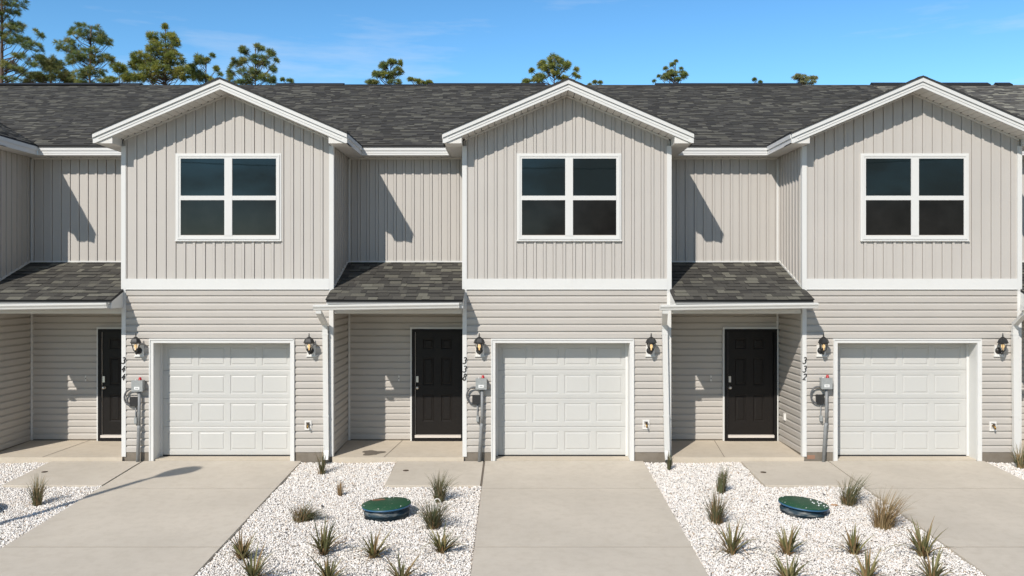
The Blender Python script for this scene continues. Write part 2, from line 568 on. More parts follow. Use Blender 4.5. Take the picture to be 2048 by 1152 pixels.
# ------------------------------------------------------------------ shingles
def shingle_field(parent, o, u, v, n, UL, VL, mat_name, seed, expo=0.143, single=False, name="shingle"):
    r = random.Random(seed)
    o, u, v, n = Vector(o), Vector(u).normalized(), Vector(v).normalized(), Vector(n).normalized()
    rot = Matrix((u, v, n)).transposed().to_4x4()
    rows = int(math.ceil(VL / expo))
    mb = MB()
    for k in range(rows):
        v0 = k * expo
        v1 = min(v0 + expo * 1.25, VL)
        if VL - v0 < 0.02:
            break
        x = -r.random() * 0.25
        while x < UL - 0.001:
            w = r.choice([0.10, 0.14, 0.17, 0.21, 0.21, 0.26])
            a, b = max(x, 0.0), min(x + w, UL)
            if UL - b < 0.05:
                b = UL
            x = b if b == UL else x + w
            if b - a < 0.012:
                continue
            th = r.choice([0.006, 0.007, 0.0135, 0.015])
            band = r.choice([.002, .002, .010, .030, .036] if single else [.006, .012, .024, .034])
            if single:
                key = ("s", round(b - a, 3), round(v1 - v0, 3), th, band)
                if key not in _cache:
                    q = MB()
                    g = 0.0015
                    vb = expo - band
                    hb = th + (0.0035 - th) * min(vb / (v1 - v0), 1)
                    w_ = b - a - g
                    if v1 - v0 > vb + .01:
                        q.quad([(g, 0, th), (w_, 0, th), (w_, vb, hb), (g, vb, hb)])
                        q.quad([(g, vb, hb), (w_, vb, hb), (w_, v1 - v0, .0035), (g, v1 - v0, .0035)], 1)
                    else:
                        q.quad([(g, 0, th), (w_, 0, th), (w_, v1 - v0, .0035), (g, v1 - v0, .0035)])
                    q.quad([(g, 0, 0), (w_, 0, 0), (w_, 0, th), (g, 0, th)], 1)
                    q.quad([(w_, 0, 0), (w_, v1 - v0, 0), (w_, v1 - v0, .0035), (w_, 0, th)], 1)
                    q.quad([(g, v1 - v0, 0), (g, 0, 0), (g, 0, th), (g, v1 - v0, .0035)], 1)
                    _cache[key] = q.mesh("shingle", [mat_name, "shingle_band"])
                ob = bpy.data.objects.new("shingle", _cache[key])
                COL.objects.link(ob)
                ob.matrix_basis = Matrix.Translation(o + u * a + v * v0) @ rot
                attach(ob, parent)
            else:
                t = .03 + .97 * r.random()
                P = lambda uu, vv, nn: o + u * uu + v * vv + n * nn
                A, B, C_, Dd = P(a, v0, th), P(b, v0, th), P(b, v1, 0.003), P(a, v1, 0.003)
                a0, b0 = P(a, v0, 0), P(b, v0, 0)
                c0, d0 = P(b, v1, 0), P(a, v1, 0)
                vb = v0 + expo - band
                if vb < v1 - .01:
                    hb = th + (0.003 - th) * (vb - v0) / (v1 - v0)
                    E_, F_ = P(b, vb, hb), P(a, vb, hb)
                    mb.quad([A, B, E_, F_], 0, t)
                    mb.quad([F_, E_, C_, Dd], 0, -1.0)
                else:
                    mb.quad([A, B, C_, Dd], 0, t)
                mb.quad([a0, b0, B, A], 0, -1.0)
                mb.quad([b0, c0, C_, B], 0, t)
                mb.quad([d0, a0, A, Dd], 0, t)
    if not single:
        mb.build(name, mat_name, parent, attr="tone", kind="stuff")

# ------------------------------------------------------------------ embossed faces (garage sections, front door)
def embossed(mb, x0, x1, z0, z1, y, holes, rings, mi=0):
    """front face at depth y with rectangular embossed fields; rings = [(inset, depth)]"""
    xs = sorted({x0, x1, *[h[0] for h in holes], *[h[1] for h in holes]})
    zs = sorted({z0, z1, *[h[2] for h in holes], *[h[3] for h in holes]})
    for xa, xb in zip(xs, xs[1:]):
        for za, zb in zip(zs, zs[1:]):
            cx, cz = (xa + xb) / 2, (za + zb) / 2
            if any(h[0] < cx < h[1] and h[2] < cz < h[3] for h in holes):
                continue
            mb.quad([(xa, y, za), (xb, y, za), (xb, y, zb), (xa, y, zb)], mi)
    for h in holes:
        prev = (0.0, 0.0)
        for ins, dep in rings:
            a = [(h[0] + prev[0], y + prev[1], h[2] + prev[0]), (h[1] - prev[0], y + prev[1], h[2] + prev[0]),
                 (h[1] - prev[0], y + prev[1], h[3] - prev[0]), (h[0] + prev[0], y + prev[1], h[3] - prev[0])]
            b = [(h[0] + ins, y + dep, h[2] + ins), (h[1] - ins, y + dep, h[2] + ins), (h[1] - ins, y + dep, h[3] - ins), (h[0] + ins, y + dep, h[3] - ins)]
            for i in range(4):
                j = (i + 1) % 4
                mb.quad([a[i], a[j], b[j], b[i]], mi)
            prev = (ins, dep)
        i, d = prev
        mb.quad([(h[0] + i, y + d, h[2] + i), (h[1] - i, y + d, h[2] + i), (h[1] - i, y + d, h[3] - i), (h[0] + i, y + d, h[3] - i)], mi)

# ------------------------------------------------------------------ digits
def arc(cx, cz, rx, rz, a0, a1, n=10):
    return [(cx + rx * math.cos(R(a0 + (a1 - a0) * i / n)), cz + rz * math.sin(R(a0 + (a1 - a0) * i / n))) for i in range(n + 1)]
GLYPH = {
    "2": [arc(.30, .73, .25, .26, 165, -25, 10) + [(.36, .42), (.05, .03), (.30, .06), (.60, .04)]],
    "3": [arc(.30, .75, .23, .24, 150, -80, 9) + arc(.27, .26, .30, .27, 80, -150, 10)],
    "4": [[(.42, 1.0), (.25, .66), (.03, .34), (.30, .34), (.62, .36)], [(.47, .66), (.42, .30), (.37, 0)]],
    "8": [arc(.31, .76, .20, .23, -90, 270, 14)[:-1], arc(.30, .26, .26, .27, 90, 450, 14)[:-1]],
}
def digit(parent, ch, xc, y, zb, hgt):
    mb = MB()
    for st in GLYPH[ch]:
        pts = [(xc + ((px - .31) * 0.84 + (pz - .5) * 0.22) * hgt, y, zb + pz * hgt) for px, pz in st]
        closed = ch == "8"
        rad = [hgt * (0.062 + 0.036 * math.sin(math.pi * (i + .5) / len(pts))) for i in range(len(pts))]
        mb.tube(pts, rad, 6, 0, True, closed)
    return mb.build("digit", "black_metal", parent)

# ------------------------------------------------------------------ ground
def sheet(name, x0, x1, ys, mat_name, dz):
    mb = MB()
    for (ya, za), (yb, zb) in zip(ys, ys[1:]):
        mb.quad([(x0, ya, za + dz), (x1, ya, za + dz), (x1, yb, zb + dz), (x0, yb, zb + dz)])
    return tag(mb.build(name, mat_name), None, None, None, "structure")

sheet("ground", -900, 900, [(-900, -0.52), (-9.0, gz(-9.0)), (0.4, 0.0), (1500, 0.0)], "sand", -0.10)
st = MB()
for xa, xb in ((-60, 60),):
    st.quad([(xa, -17.5, -0.56), (xb, -17.5, -0.56), (xb, -9.6, -0.56), (xa, -9.6, -0.56)])
M["asphalt"] = simple_noise_mat("asphalt", (0.05, 0.05, 0.05), (0.07, 0.068, 0.065), 30, 0.9, 0.2)
tag(st.build("street", "asphalt"), None, None, None, "structure")

# ------------------------------------------------------------------ townhouses
ZB = 5.703            # underside of the eaves
ZT = 5.893            # roof surface at the eave edge
SL = 0.43             # roof pitch
YB = 1.42             # recessed wall
YE = 1.05             # recess eave line
RIDGE_Y = 6.74
ZSID, ZBAND0, ZBAND1 = 0.154, 3.104, 3.304
PZ0 = H + 0.406       # porch roof where it meets the wall
PSL = 0.362
PYF = -0.53

PEX = 0.166            # shingle courses on the porch roofs

class U: pass

def front_wall(u, root):
    xl, xr, gl, gr = u.xl, u.xr, u.gl, u.gr       # gl, gr: garage opening
    GT = 2.14
    xc = (xl + xr) / 2
    rr = (xr - xl) / 2 + 0.32
    u.xc, u.rr, u.za = xc, rr, ZT + SL * rr
    soff = lambda x: u.za - 0.205 - SL * abs(x - xc)
    mb = MB()
    mb.box(xl + .02, gl - 0.02, 0.006, .30, 0.02, 3.2)
    mb.box(gr + 0.02, xr - .02, 0.006, .30, 0.02, 3.2)
    mb.box(gl - 0.02, gr + 0.02, 0.006, .30, GT + 0.02, 3.2)
    mb.prism_y([(xl + .02, 3.2), (xr - .02, 3.2), (xr - .02, soff(xr) - .01), (xc, soff(xc) - .01), (xl + .02, soff(xl) - .01)], 0.006, .30)
    wall = mb.build("front_wall", "siding", root)
    # foundation strips below the siding
    for a, b in ((xl + .01, gl - .078), (gr + .078, xr - .01)):
        MB().box(a, b, -0.012, 0.0, -0.08, ZSID - .004).build("foundation", "block", root)
    inner_l, inner_r = xl + .081, xr - .081
    ol, orr = gl - .077, gr + .077
    if u.detail:
        boards(wall, (inner_l - .01, 0), 0, ol - inner_l + .015, range(16), ZSID)
        boards(wall, (orr - .005, 0), 0, inner_r - orr + .015, range(16), ZSID)
        sr = random.Random(int(xl * 100))
        for k in range(16, 23):
            full = inner_r - inner_l + .02
            cut = round(full * sr.uniform(.18, .82), 2)
            boards(wall, (inner_l - .01, 0), 0, cut, [k], ZSID)
            boards(wall, (inner_l - .01 + cut - .025, -.0016), 0, full - cut + .025, [k], ZSID + .0006)
        zlo = lambda q: ZBAND1 - .02
        xs0 = inner_l - .004
        apex_u = xc - xs0
        zhi = lambda q: soff(xs0 + q) + .0
        # split at the apex so that the top edges follow both slopes
        panels(wall, (xs0, 0), 0, 0, apex_u, u.phase, zlo, zhi)
        panels(wall, (xs0, 0), 0, apex_u, inner_r + .004 - xs0, u.phase, zlo, zhi)
        # trim strip under the rake soffit
        mb = MB()
        for sg in (-1, 1):
            xe = xc + sg * ((xr - xl) / 2 - .05)
            mb.prism_y([(xc, soff(xc) - .002), (xe, soff(xe) - .002), (xe, soff(xe) - .034), (xc, soff(xc) - .034)], -0.0325 - .001 * sg, 0.0)
        mb.build("soffit_trim", "soffit", wall)
    # band board and corner posts
    MB().box(xl + .081, xr - .081, -0.038, 0.0, ZBAND0, ZBAND1).box(xl + .081, xr - .081, -0.046, -0.038, ZBAND0 + .004, ZBAND0 + .016).build("band_board", "white", root)
    for a, sgn in ((xl, 1), (xr - .083, -1)):
        MB().box(a, a + .083, -0.035, .062, ZBAND0 - .012, 5.715).build("corner_post", "white", root)
        MB().box(a + (.006 if sgn > 0 else 0), a + (.083 if sgn > 0 else .077), -0.0305, .060, 0.075, ZBAND0 - .012).build("corner_post", "white", root)
    return wall

def garage(u, root):
    gl, gr = u.gl, u.gr
    GT = 2.14
    mb = MB()
    for a, b in ((gl - .077, gl), (gr, gr + .077)):
        mb.box(a, b, -0.040, 0.004, 0.0, GT)
        mb.box(a, a + .020, -0.052, -0.040, 0.0, GT + .05) if a < u.xc else mb.box(b - .020, b, -0.052, -0.040, 0.0, GT + .05)
    mb.box(gl - .077, gr + .077, -0.040, 0.004, GT, GT + .077)
    mb.box(gl - .057, gr + .057, -0.052, -0.040, GT + .05, GT + .077)
    mb.box(gl - .018, gl + .002, 0.004, .325, 0.0, GT)
    mb.box(gr - .002, gr + .018, 0.004, .325, 0.0, GT)
    mb.box(gl, gr, 0.004, .325, GT, GT + .018)
    # stop moulding round the door
    mb.box(gl + .002, gl + .042, .262, .285, 0.03, GT - .001)
    mb.box(gr - .042, gr - .002, .262, .285, 0.03, GT - .001)
    mb.box(gl + .042, gr - .042, .262, .285, GT - .035, GT - .001)
    mb.build("garage_trim", "white", root)
    door = MB().box(gl, gr, .325, .34, 0.02, GT).build("garage_door", "garage", root)
    w = gr - gl
    hs = (GT - .045) / 4
    mb = MB()
    z1 = hs - .004
    pw, gap = .49, .098
    tot = 4 * pw + 3 * gap
    holes = []
    for i in range(4):
        a = (w - tot) / 2 + i * (pw + gap)
        holes.append((a, a + pw, .085, z1 - .085))
    embossed(mb, 0.003, w - .003, .010, z1 - .010, 0.0, holes, [(0.006, .009), (0.026, .010), (0.040, .002)])
    # ribs at the section joints: stepped lines across the whole width
    mb.quad([(0.003, .005, 0), (w - .003, .005, 0), (w - .003, 0, .010), (0.003, 0, .010)])
    mb.quad([(0.003, 0, z1 - .010), (w - .003, 0, z1 - .010), (w - .003, .005, z1), (0.003, .005, z1)])
    for zz in (.034, .056, z1 - .056, z1 - .034):
        mb.box(0.003, w - .003, -0.0020, 0.0005, zz - .004, zz + .004)
    mb.quad([(0.003, .03, z1), (w - .003, .03, z1), (w - .003, .005, z1), (0.003, .005, z1)])
    mb.quad([(0.003, .03, 0), (w - .003, .03, 0), (w - .003, .005, 0), (0.003, .005, 0)])
    me = mb.mesh("door_section", "garage")
    for k in range(4):
        place("door_section", me, door, (gl, .288, .045 + k * hs))
    MB().box(gl + .003, gr - .003, .289, .32, 0.022, .045).build("bottom_seal", "seal_rubber", door)
    MB().box(gl + .002, gr - .002, 0.0, .33, -.05, 0.021).build("garage_apron", "porch_concrete", root)

def window(u, root):
    x0, x1 = u.wx
    z1, z0 = H + (565 - 307.3) / 110, H + (565 - 482.3) / 110
    win = MB().box(x0 + .09, x1 - .09, -0.028, 0.0, z0 + .09, z1 - .09).build("window", "ink", root)
    mb = MB()
    def ring(a, b, c, d, wd, y0, y1):
        mb.box(a, a + wd, y0, y1, c, d); mb.box(b - wd, b, y0, y1, c, d)
        mb.box(a + wd, b - wd, y0, y1, d - wd, d); mb.box(a + wd, b - wd, y0, y1, c, c + wd)
    ring(x0, x1, z0, z1, .030, -0.034, 0.0)
    ring(x0 + .030, x1 - .030, z0 + .030, z1 - .030, .030, -0.048, 0.0)
    ring(x0 + .060, x1 - .060, z0 + .060, z1 - .060, .034, -0.040, 0.0)
    mb.box(x0 - .006, x1 + .006, -0.056, -0.034, z0 - .004, z0 + .014)
    mb.build("casing", "white", win)
    xm = (x0 + x1) / 2
    MB().box(xm - .070, xm + .070, -0.046, 0.0, z0 + .094, z1 - .094).build("mullion", "white", win)
    zm = z0 + .78
    for a, b in ((x0 + .094, xm - .070), (xm + .070, x1 - .094)):
        MB().box(a, b, -0.044, 0.0, zm - .038, zm + .042).build("meeting_rail", "white", win)
        MB().box(a + .002, b - .002, -0.0300, -0.0285, zm + .042, z1 - .094).build("upper_pane", "glass", win)
        MB().box(a + .002, b - .002, -0.0320, -0.0285, z0 + .096, zm - .038).build("screened_pane", "screen", win)
        MB().box(a, b, -0.038, -0.0325, z0 + .094, z0 + .108).build("lower_rail", "sill", win)

def gable_roof(u, root):
    xc, rr, za = u.xc, u.rr, u.za
    soff = lambda x: za - 0.205 - SL * abs(x - xc)
    top = lambda x: za - SL * abs(x - xc)
    roof = MB()
    for sg in (-1, 1):
        xt = xc + sg * (rr + .012)
        roof.prism_y([(xc, za), (xt, top(xt)), (xt, top(xt) - .026), (xc, za - .026)], -0.475, 3.9)
    roof = roof.build("gable_roof", "roof_deck", root)
    nl = math.hypot(1, SL)
    for sg in (-1, 1):
        xt = xc + sg * rr
        v = Vector((-sg, 0, SL)) / nl
        uu = Vector((0, -1, 0)) if sg < 0 else Vector((0, 1, 0))
        o = (xt, 3.9, top(xt) + .0005) if sg < 0 else (xt, -0.472, top(xt) + .0005)
        nrm = uu.cross(v)
        shingle_field(roof, o, uu, v, nrm, 4.37, rr * nl, "shingle", 50 + int(xc * 10) + sg, name="roof_shingles")
    # rake boards
    for sg in (-1, 1):
        xt = xc + sg * rr
        xs = xc + sg * (za - .205 - ZB) / SL
        mb = MB()
        mb.prism_y([(xc, za - .026), (xt, top(xt) - .026), (xt, ZB), (xs, ZB), (xc, za - .205)], -0.438 , -0.412)
        mb.prism_y([(xc, za - .027), (xt, top(xt) - .027), (xt, top(xt) - .098), (xc, za - .098)], -0.462, -0.4382)
        mb.prism_y([(xc, za - .098), (xt, top(xt) - .098), (xt, top(xt) - .103), (xc, za - .103)], -0.4395, -0.4382, 1)
        mb.prism_y([(xc, za - .150), (xt + sg * -.10, top(xt - sg * .10) - .150), (xt - sg * .10, top(xt - sg * .10) - .156), (xc, za - .156)], -0.446, -0.4382)
        mb.build("rake_board", ["white", "drip"], roof)
        # boxed eave return at the end of the rake
        xw = u.xr if sg > 0 else u.xl
        xin = xw - sg * .012
        poly = [(xin, ZB), (xt - sg * .001, ZB), (xt - sg * .001, ZB + .01), (xs, ZB + .01), (xin, soff(xin) + .012)]
        MB().prism_y(poly, -0.4115, -0.003).build("eave_return", "soffit", roof)
        # side eave running back to the recess
        mb = MB()
        xo = xt - sg * .001
        a, b = sorted((xo, xo - sg * .024))
        mb.box(a, b, -0.4112, YE - .002, ZB, ZT - .03)
        a, b = sorted((xo, xo + sg * .014))
        mb.box(a, b, -0.4112, YE - .002, ZB + .088, ZT - .03)
        mb.build("fascia", "white", roof)
        a, b = sorted((xw + sg * .0, xo - sg * .0245))
        mb = MB()
        k = 0
        y = 0.001
        while y < YB - .01:
            y2 = min(y + .118, YB)
            mb.box(a, b, y + .003, y2 - .003, ZB + .004, ZB + .016)
            y = y2
        mb.box(a, b, 0.0, YB, ZB + .012, ZB + .02)
        mb.build("side_soffit", "soffit", roof)
    # rake soffit panels with their vent holes
    for sg in (-1, 1):
        length = (u.xr - u.xl) / 2
        n = int(length / .118)
        step = length / n
        for i in range(n):
            xa, xb = xc + sg * (i * step + .0045), xc + sg * ((i + 1) * step - .0045)
            mb = MB()
            mb.prism_y([(xa, soff(xa) + .002), (xb, soff(xb) + .002), (xb, soff(xb) + .014), (xa, soff(xa) + .014)], -0.410, -0.004)
            if u.detail:
                xh = xc + sg * ((i + 1) * step - .012)
                mb.prism_y([(xh, soff(xh) + .0012), (xh + .020, soff(xh + .020) + .0012), (xh + .020, soff(xh + .020) + .006), (xh, soff(xh) + .006)], -0.085, -0.040, 1)
            mb.build("soffit_panel", ["soffit", "hole"], roof)
        xe = xc + sg * length
        MB().prism_y([(xc, soff(xc) + .010), (xe, soff(xe) + .010), (xe, soff(xe) + .022), (xc, soff(xc) + .022)], -0.409, -0.005).build("soffit_backing", "hole", roof)

def main_roof(u, root, x0, x1):
    zr = ZT + SL * (RIDGE_Y - YE)
    y2 = 2 * RIDGE_Y - YE
    mb = MB()
    mb.prism_x([(YE - .02, ZT - .009), (RIDGE_Y, zr), (y2, ZT - .009), (y2, ZT - .06), (RIDGE_Y, zr - .05), (YE - .02, ZT - .045)], x0, x1)
    roof = mb.build("main_roof", "roof_deck", root)
    nl = math.hypot(1, SL)
    v = Vector((0, 1, SL)) / nl
    shingle_field(roof, (x0, YE - .022, ZT - .0085), (1, 0, 0), v, Vector((1, 0, 0)).cross(v), x1 - x0, (RIDGE_Y - YE + .02) * nl,
                  u.roofmat, 900 + int(x0 * 7), name="roof_shingles")
    for a, b, hh in u.vents:
        mb = MB()
        mb.prism_x([(RIDGE_Y - .16, zr - .052), (RIDGE_Y - .16, zr - .052 + hh * .6), (RIDGE_Y, zr + hh), (RIDGE_Y + .16, zr - .052 + hh * .6), (RIDGE_Y + .16, zr - .052)], a, b)
        mb.build("ridge_vent", "vent", roof)
    return roof

def recess(u, root, roof):
    xp, xl = u.xp, u.xl                       # walls on the two sides of the recess
    # eave
    a, b = xp + .32, xl - .32
    mb = MB()
    mb.box(a, b, YE, YE + .024, ZB, ZT - .045)
    mb.box(a, b, YE - .014, YE, ZB + .088, ZT - .045)
    mb.box(a, b, YE - .006, YE, ZB + .040, ZB + .046)
    mb.build("fascia", "white", roof)
    MB().box(a, b, YE - .018, YE + .02, ZT - .044, ZT - .012).build("drip_edge", "drip", roof)
    mb = MB()
    x = a - .02
    while x < b + .018:
        x2 = min(x + .118, b + .02)
        mb.box(x + .002, x2 - .002, YE + .025, YB, ZB + .004, ZB + .014)
        mb.box(x + .004, x + .014, YB - .10, YB - .07, ZB + .001, ZB + .005, 1)
        x = x2
    mb.box(a, b, YE + .025, YB, ZB + .010, ZB + .020)
    mb.build("soffit", ["soffit", "hole"], roof)
    # wall
    mb = MB()
    mb.box(xp - .05, xl + .05, YB + .008, YB + .2, 0.02, ZB + .05)
    wall = mb.build("porch_wall", "siding", root)
    zf = 0.14
    dl = xl - 1.105
    pxl = xp + .0
    if u.detail:
        boards(wall, (pxl, YB), 0, dl - pxl + .004, range(17), zf)
        boards(wall, (pxl, YB), 0, xl - pxl - .02, range(17, 21), zf)
        boards(wall, (xl - .042, YB), 0, .03, range(17), zf)
        panels(wall, (pxl, YB), 0, .02, xl - pxl - .02, u.phase2, lambda q: PZ0 - .02, lambda q: ZB - .0)
        MB().box(pxl + .02, xl - .02, YB - .034, YB, ZB - .034, ZB + .003).build("soffit_trim", "soffit", wall)
    MB().box(pxl, pxl + .036, YB - .036, YB, 0.12, ZB - .034).build("corner_trim", "white", wall)
    MB().box(xl - .036, xl, YB - .036, YB, 0.12, ZB - .034).build("corner_trim", "white", wall)
    MB().box(xp + .03, xl - .03, YB - .03, YB, PZ0 - .012, PZ0 + .022).build("flashing", "white", wall)
    MB().box(xp, xl, YB - .008, YB, 0.0, 0.142).build("foundation", "block", wall)
    # side walls: right side of the house before (u.xp) and left side of this house (u.xl)
    zr = lambda y: PZ0 - PSL * (YB - y)
    for side in (1, -1):
        if side > 0:
            own = u.prev_root or root
            x = xp - .026
            mb = MB().box(x - .1, x - .006, .30, YB + .003, 0.02, ZB + .05)
            w2 = mb.build("side_wall", "siding", own)
            th, y_at = R(90), lambda q: .055 + q
            loc = (x, .055)
        else:
            own = root
            x = xl + .026
            mb = MB().box(x + .006, x + .1, .30, YB + .003, 0.02, ZB + .05)
            w2 = mb.build("side_wall", "siding", own)
            th, y_at = R(-90), lambda q: YB - .03 - q
            loc = (x, YB - .03)
        ln = YB - .085
        if u.detail:
            boards(w2, loc, th, ln, range(21), zf - .02)
            panels(w2, loc, th, 0, ln, 0.03, lambda q: zr(y_at(q)) - .05, lambda q: ZB + .003)
        # sloping flashing strip where the porch roof meets the side wall
        xa, xb = (x, x + .030) if side > 0 else (x - .030, x)
        ya, yb = .062, YB - .03
        MB().prism_x([(ya, zr(ya) + .008), (yb, zr(yb) + .008), (yb, zr(yb) + .044), (ya, zr(ya) + .044)], xa, xb).build("flashing", "white", w2)
        xa, xb = sorted((x, x + side * .012))
        MB().box(xa, xb, .0, YB, 0.0, .118).build("foundation", "block", w2)

def porch(u, root):
    xp, xl = u.xp, u.xl
    x0, x1 = xp - .03, xl + .04
    zr = lambda y: PZ0 - PSL * (YB - y)
    nl = math.hypot(1, PSL)
    th = .05
    # deck: inside the recess, then a wider apron in front of the walls
    mb = MB()
    mb.prism_x([(-0.033, zr(-0.033)), (YB, zr(YB)), (YB, zr(YB) - th), (-0.033, zr(-0.033) - th)], xp + .002, xl - .002)
    mb.prism_x([(PYF, zr(PYF)), (-0.0332, zr(-0.0332)), (-0.0332, zr(-0.0332) - th), (PYF, zr(PYF) - th)], x0, x1)
    roof = mb.build("porch_roof", "roof_deck", root)
    v = Vector((0, 1, PSL)) / nl
    n = Vector((1, 0, 0)).cross(v)
    V1 = (-0.034 - PYF + .02) * nl
    if u.detail:
        shingle_field(roof, (x0 - .012, PYF - .02, zr(PYF - .02) + .0005), (1, 0, 0), v, n, x1 - x0 + .024, 3 * PEX, "shingle_tab", 300 + int(x0 * 9), PEX, single=True)
        s = 3 * PEX / nl
        shingle_field(roof, (xp + .003, PYF - .02 + s, zr(PYF - .02 + s) + .0005), (1, 0, 0), v, n, xl - xp - .006, (YB - .012 - PYF + .02) * nl - 3 * PEX, "shingle_tab", 400 + int(x0 * 9), PEX, single=True)
    zb = H - .458
    # boxed eave: fascia and side cheeks, soffit
    mb = MB()
    mb.box(x0, x1, PYF + .035, PYF + .055, zb, zr(PYF + .035) - th)
    for a, b in ((x0, x0 + .018), (x1 - .018, x1)):
        mb.prism_x([(PYF + .055, zb), (-0.033, zb), (-0.033, zr(-0.033) - th), (PYF + .055, zr(PYF + .055) - th)], a, b)
    mb.build("fascia", "white", roof)
    MB().box(x0 + .018, x1 - .018, PYF + .055, -0.035, zb + .004, zb + .012).build("soffit", "soffit", roof)
    MB().box(xp + .003, xl - .003, .012, .15, H - .566, H - .40).build("beam", "white", roof)
    MB().box(xp + .003, xl - .003, .15, YB - .004, H - .45, H - .44).build("porch_ceiling", "soffit", roof)
    # gutter
    ga, gb = u.gutter
    prof = [(0, .100), (0, 0), (.078, 0), (.088, .012), (.094, .034), (.106, .050), (.118, .066), (.120, .092), (.114, .098), (.110, .092),
            (.108, .070), (.096, .056), (.086, .038), (.080, .016), (.072, .006), (.006, .006), (.006, .100)]
    def gut(x, dz, pts):
        return [(x, PYF + .035 - nn, zb - .004 + zz + dz) for nn, zz in pts]
    mb = MB()
    tilt = .030
    k = len(prof)
    A, B = gut(ga, -tilt, prof), gut(gb, tilt * .3, prof)
    base = len(mb.v)
    mb.v += A + B
    for i in range(k):
        j = (i + 1) % k
        mb.f.append((base + i, base + j, base + k + j, base + k + i)); mb.mi.append(0); mb.at.append(None)
    solid = [(0, .100), (0, 0), (.078, 0), (.088, .012), (.094, .034), (.106, .050), (.118, .066), (.120, .092), (.118, .097)]
    for xx, dz, sg in ((ga, -tilt, -1), (gb, tilt * .3, 1)):
        mb.hexa(gut(xx, dz, solid), gut(xx + sg * .004, dz, solid))
    g = mb.build("gutter", "gutter", roof)
    MB().box(x0 + .02, x1 - .02, PYF - .012, PYF + .034, zr(PYF) - th - .026, zr(PYF) - th - .004).build("drip_edge", "drip", roof)
    # downspout at the left end of the gutter, on the wall of the house before
    own = u.prev_root or root
    dx = u.spout
    top = zb + .01
    gy = PYF + .035 - .045
    def rect_path(pts, w, d):
        mb = MB()
        rings = []
        for (x, y, z, dirv) in pts:
            nrm = Vector((0, 0, 1)) if dirv == 'y' else None
            rings.append((x, y, z, dirv))
        for (x, y, z, q), (x2, y2, z2, q2) in zip(rings, rings[1:]):
            def ring(x, y, z, q):
                if q == 'z':
                    return [(x - w, y - d, z), (x + w, y - d, z), (x + w, y + d, z), (x - w, y + d, z)]
                return [(x - w, y - d * .7, z - d * .7), (x + w, y - d * .7, z - d * .7), (x + w, y + d * .7, z + d * .7), (x - w, y + d * .7, z + d * .7)]
            mb.hexa(ring(x2, y2, z2, q2), ring(x, y, z, q))
        return mb
    yw = -0.075
    xt_, xb_ = dx
    xg = ga + .085
    pts = [(xg, gy, top, 'z'), (xg, gy, top - .075, 'd'), (xg + (xt_ - xg) * .85, yw - .03, top - .30, 'd'), (xt_, yw, top - .40, 'z'), (xb_, yw, .20, 'z')]
    ds = rect_path(pts, .047, .034)
    # ribs on the elbows
    fr = pts[1], pts[2]
    ds.hexa([(xb_ - .047, yw - .034, .20), (xb_ + .047, yw - .034, .20), (xb_ + .047, yw + .034, .20), (xb_ - .047, yw + .034, .20)][::-1],
            [(xb_ - .042, yw - .115, .050), (xb_ + .052, yw - .115, .050), (xb_ + .052, yw - .045, .022), (xb_ - .042, yw - .045, .022)][::-1])
    d = ds.build("downspout", "gutter", own)
    MB().box(xb_ - .040, xb_ + .050, yw - .125, yw - .055, .000, .040).build("spout_mouth", "stone_dark", d)
    mb = MB()
    for z in (2.30, .82):
        f = (z - .2) / (top - .6)
        xx = xb_ + (xt_ - xb_) * f
        mb.box(xx - .055, xx + .055, yw - .037, -0.02, z - .012, z + .012)
    mb.build("strap", "gutter", d)
    # porch slab
    zs0, zs1 = 0.070, 0.112
    mb = MB()
    mb.hexa([(xp - .02, -0.06, -.12), (xl + .03, -0.06, -.12), (xl + .03, YB, -.12), (xp - .02, YB, -.12)],
            [(xp - .02, -0.06, zs0), (xl + .03, -0.06, zs0), (xl + .03, YB, zs1), (xp - .02, YB, zs1)])
    slab = mb.build("porch_slab", "porch_concrete", root)
    xj = xl - 1.30
    mb = MB()
    zz = lambda y: zs0 + (zs1 - zs0) * (y + .06) / (YB + .06)
    mb.quad([(xj - .12, -0.055, zz(-.055) + .004), (xj - .108, -0.055, zz(-.055) + .004), (xj + .042, YB - .01, zz(YB - .01) + .004), (xj + .03, YB - .01, zz(YB - .01) + .004)])
    mb.build("control_joint", "joint", slab)
    if u.stain:
        r = random.Random(5)
        pts = []
        cx, cy = u.stain
        for i in range(26):
            q = 2 * math.pi * i / 26
            k2 = 1 + .22 * math.sin(3 * q + 1) + .15 * math.sin(5 * q) + r.uniform(-.08, .08)
            px, py = cx + .19 * k2 * math.cos(q), cy + .20 * k2 * math.sin(q)
            pts.append((px, py, zz(py) + .004))
        mb = MB()
        mb.quad(pts)
        mb.build("water_stain", "stain", slab)

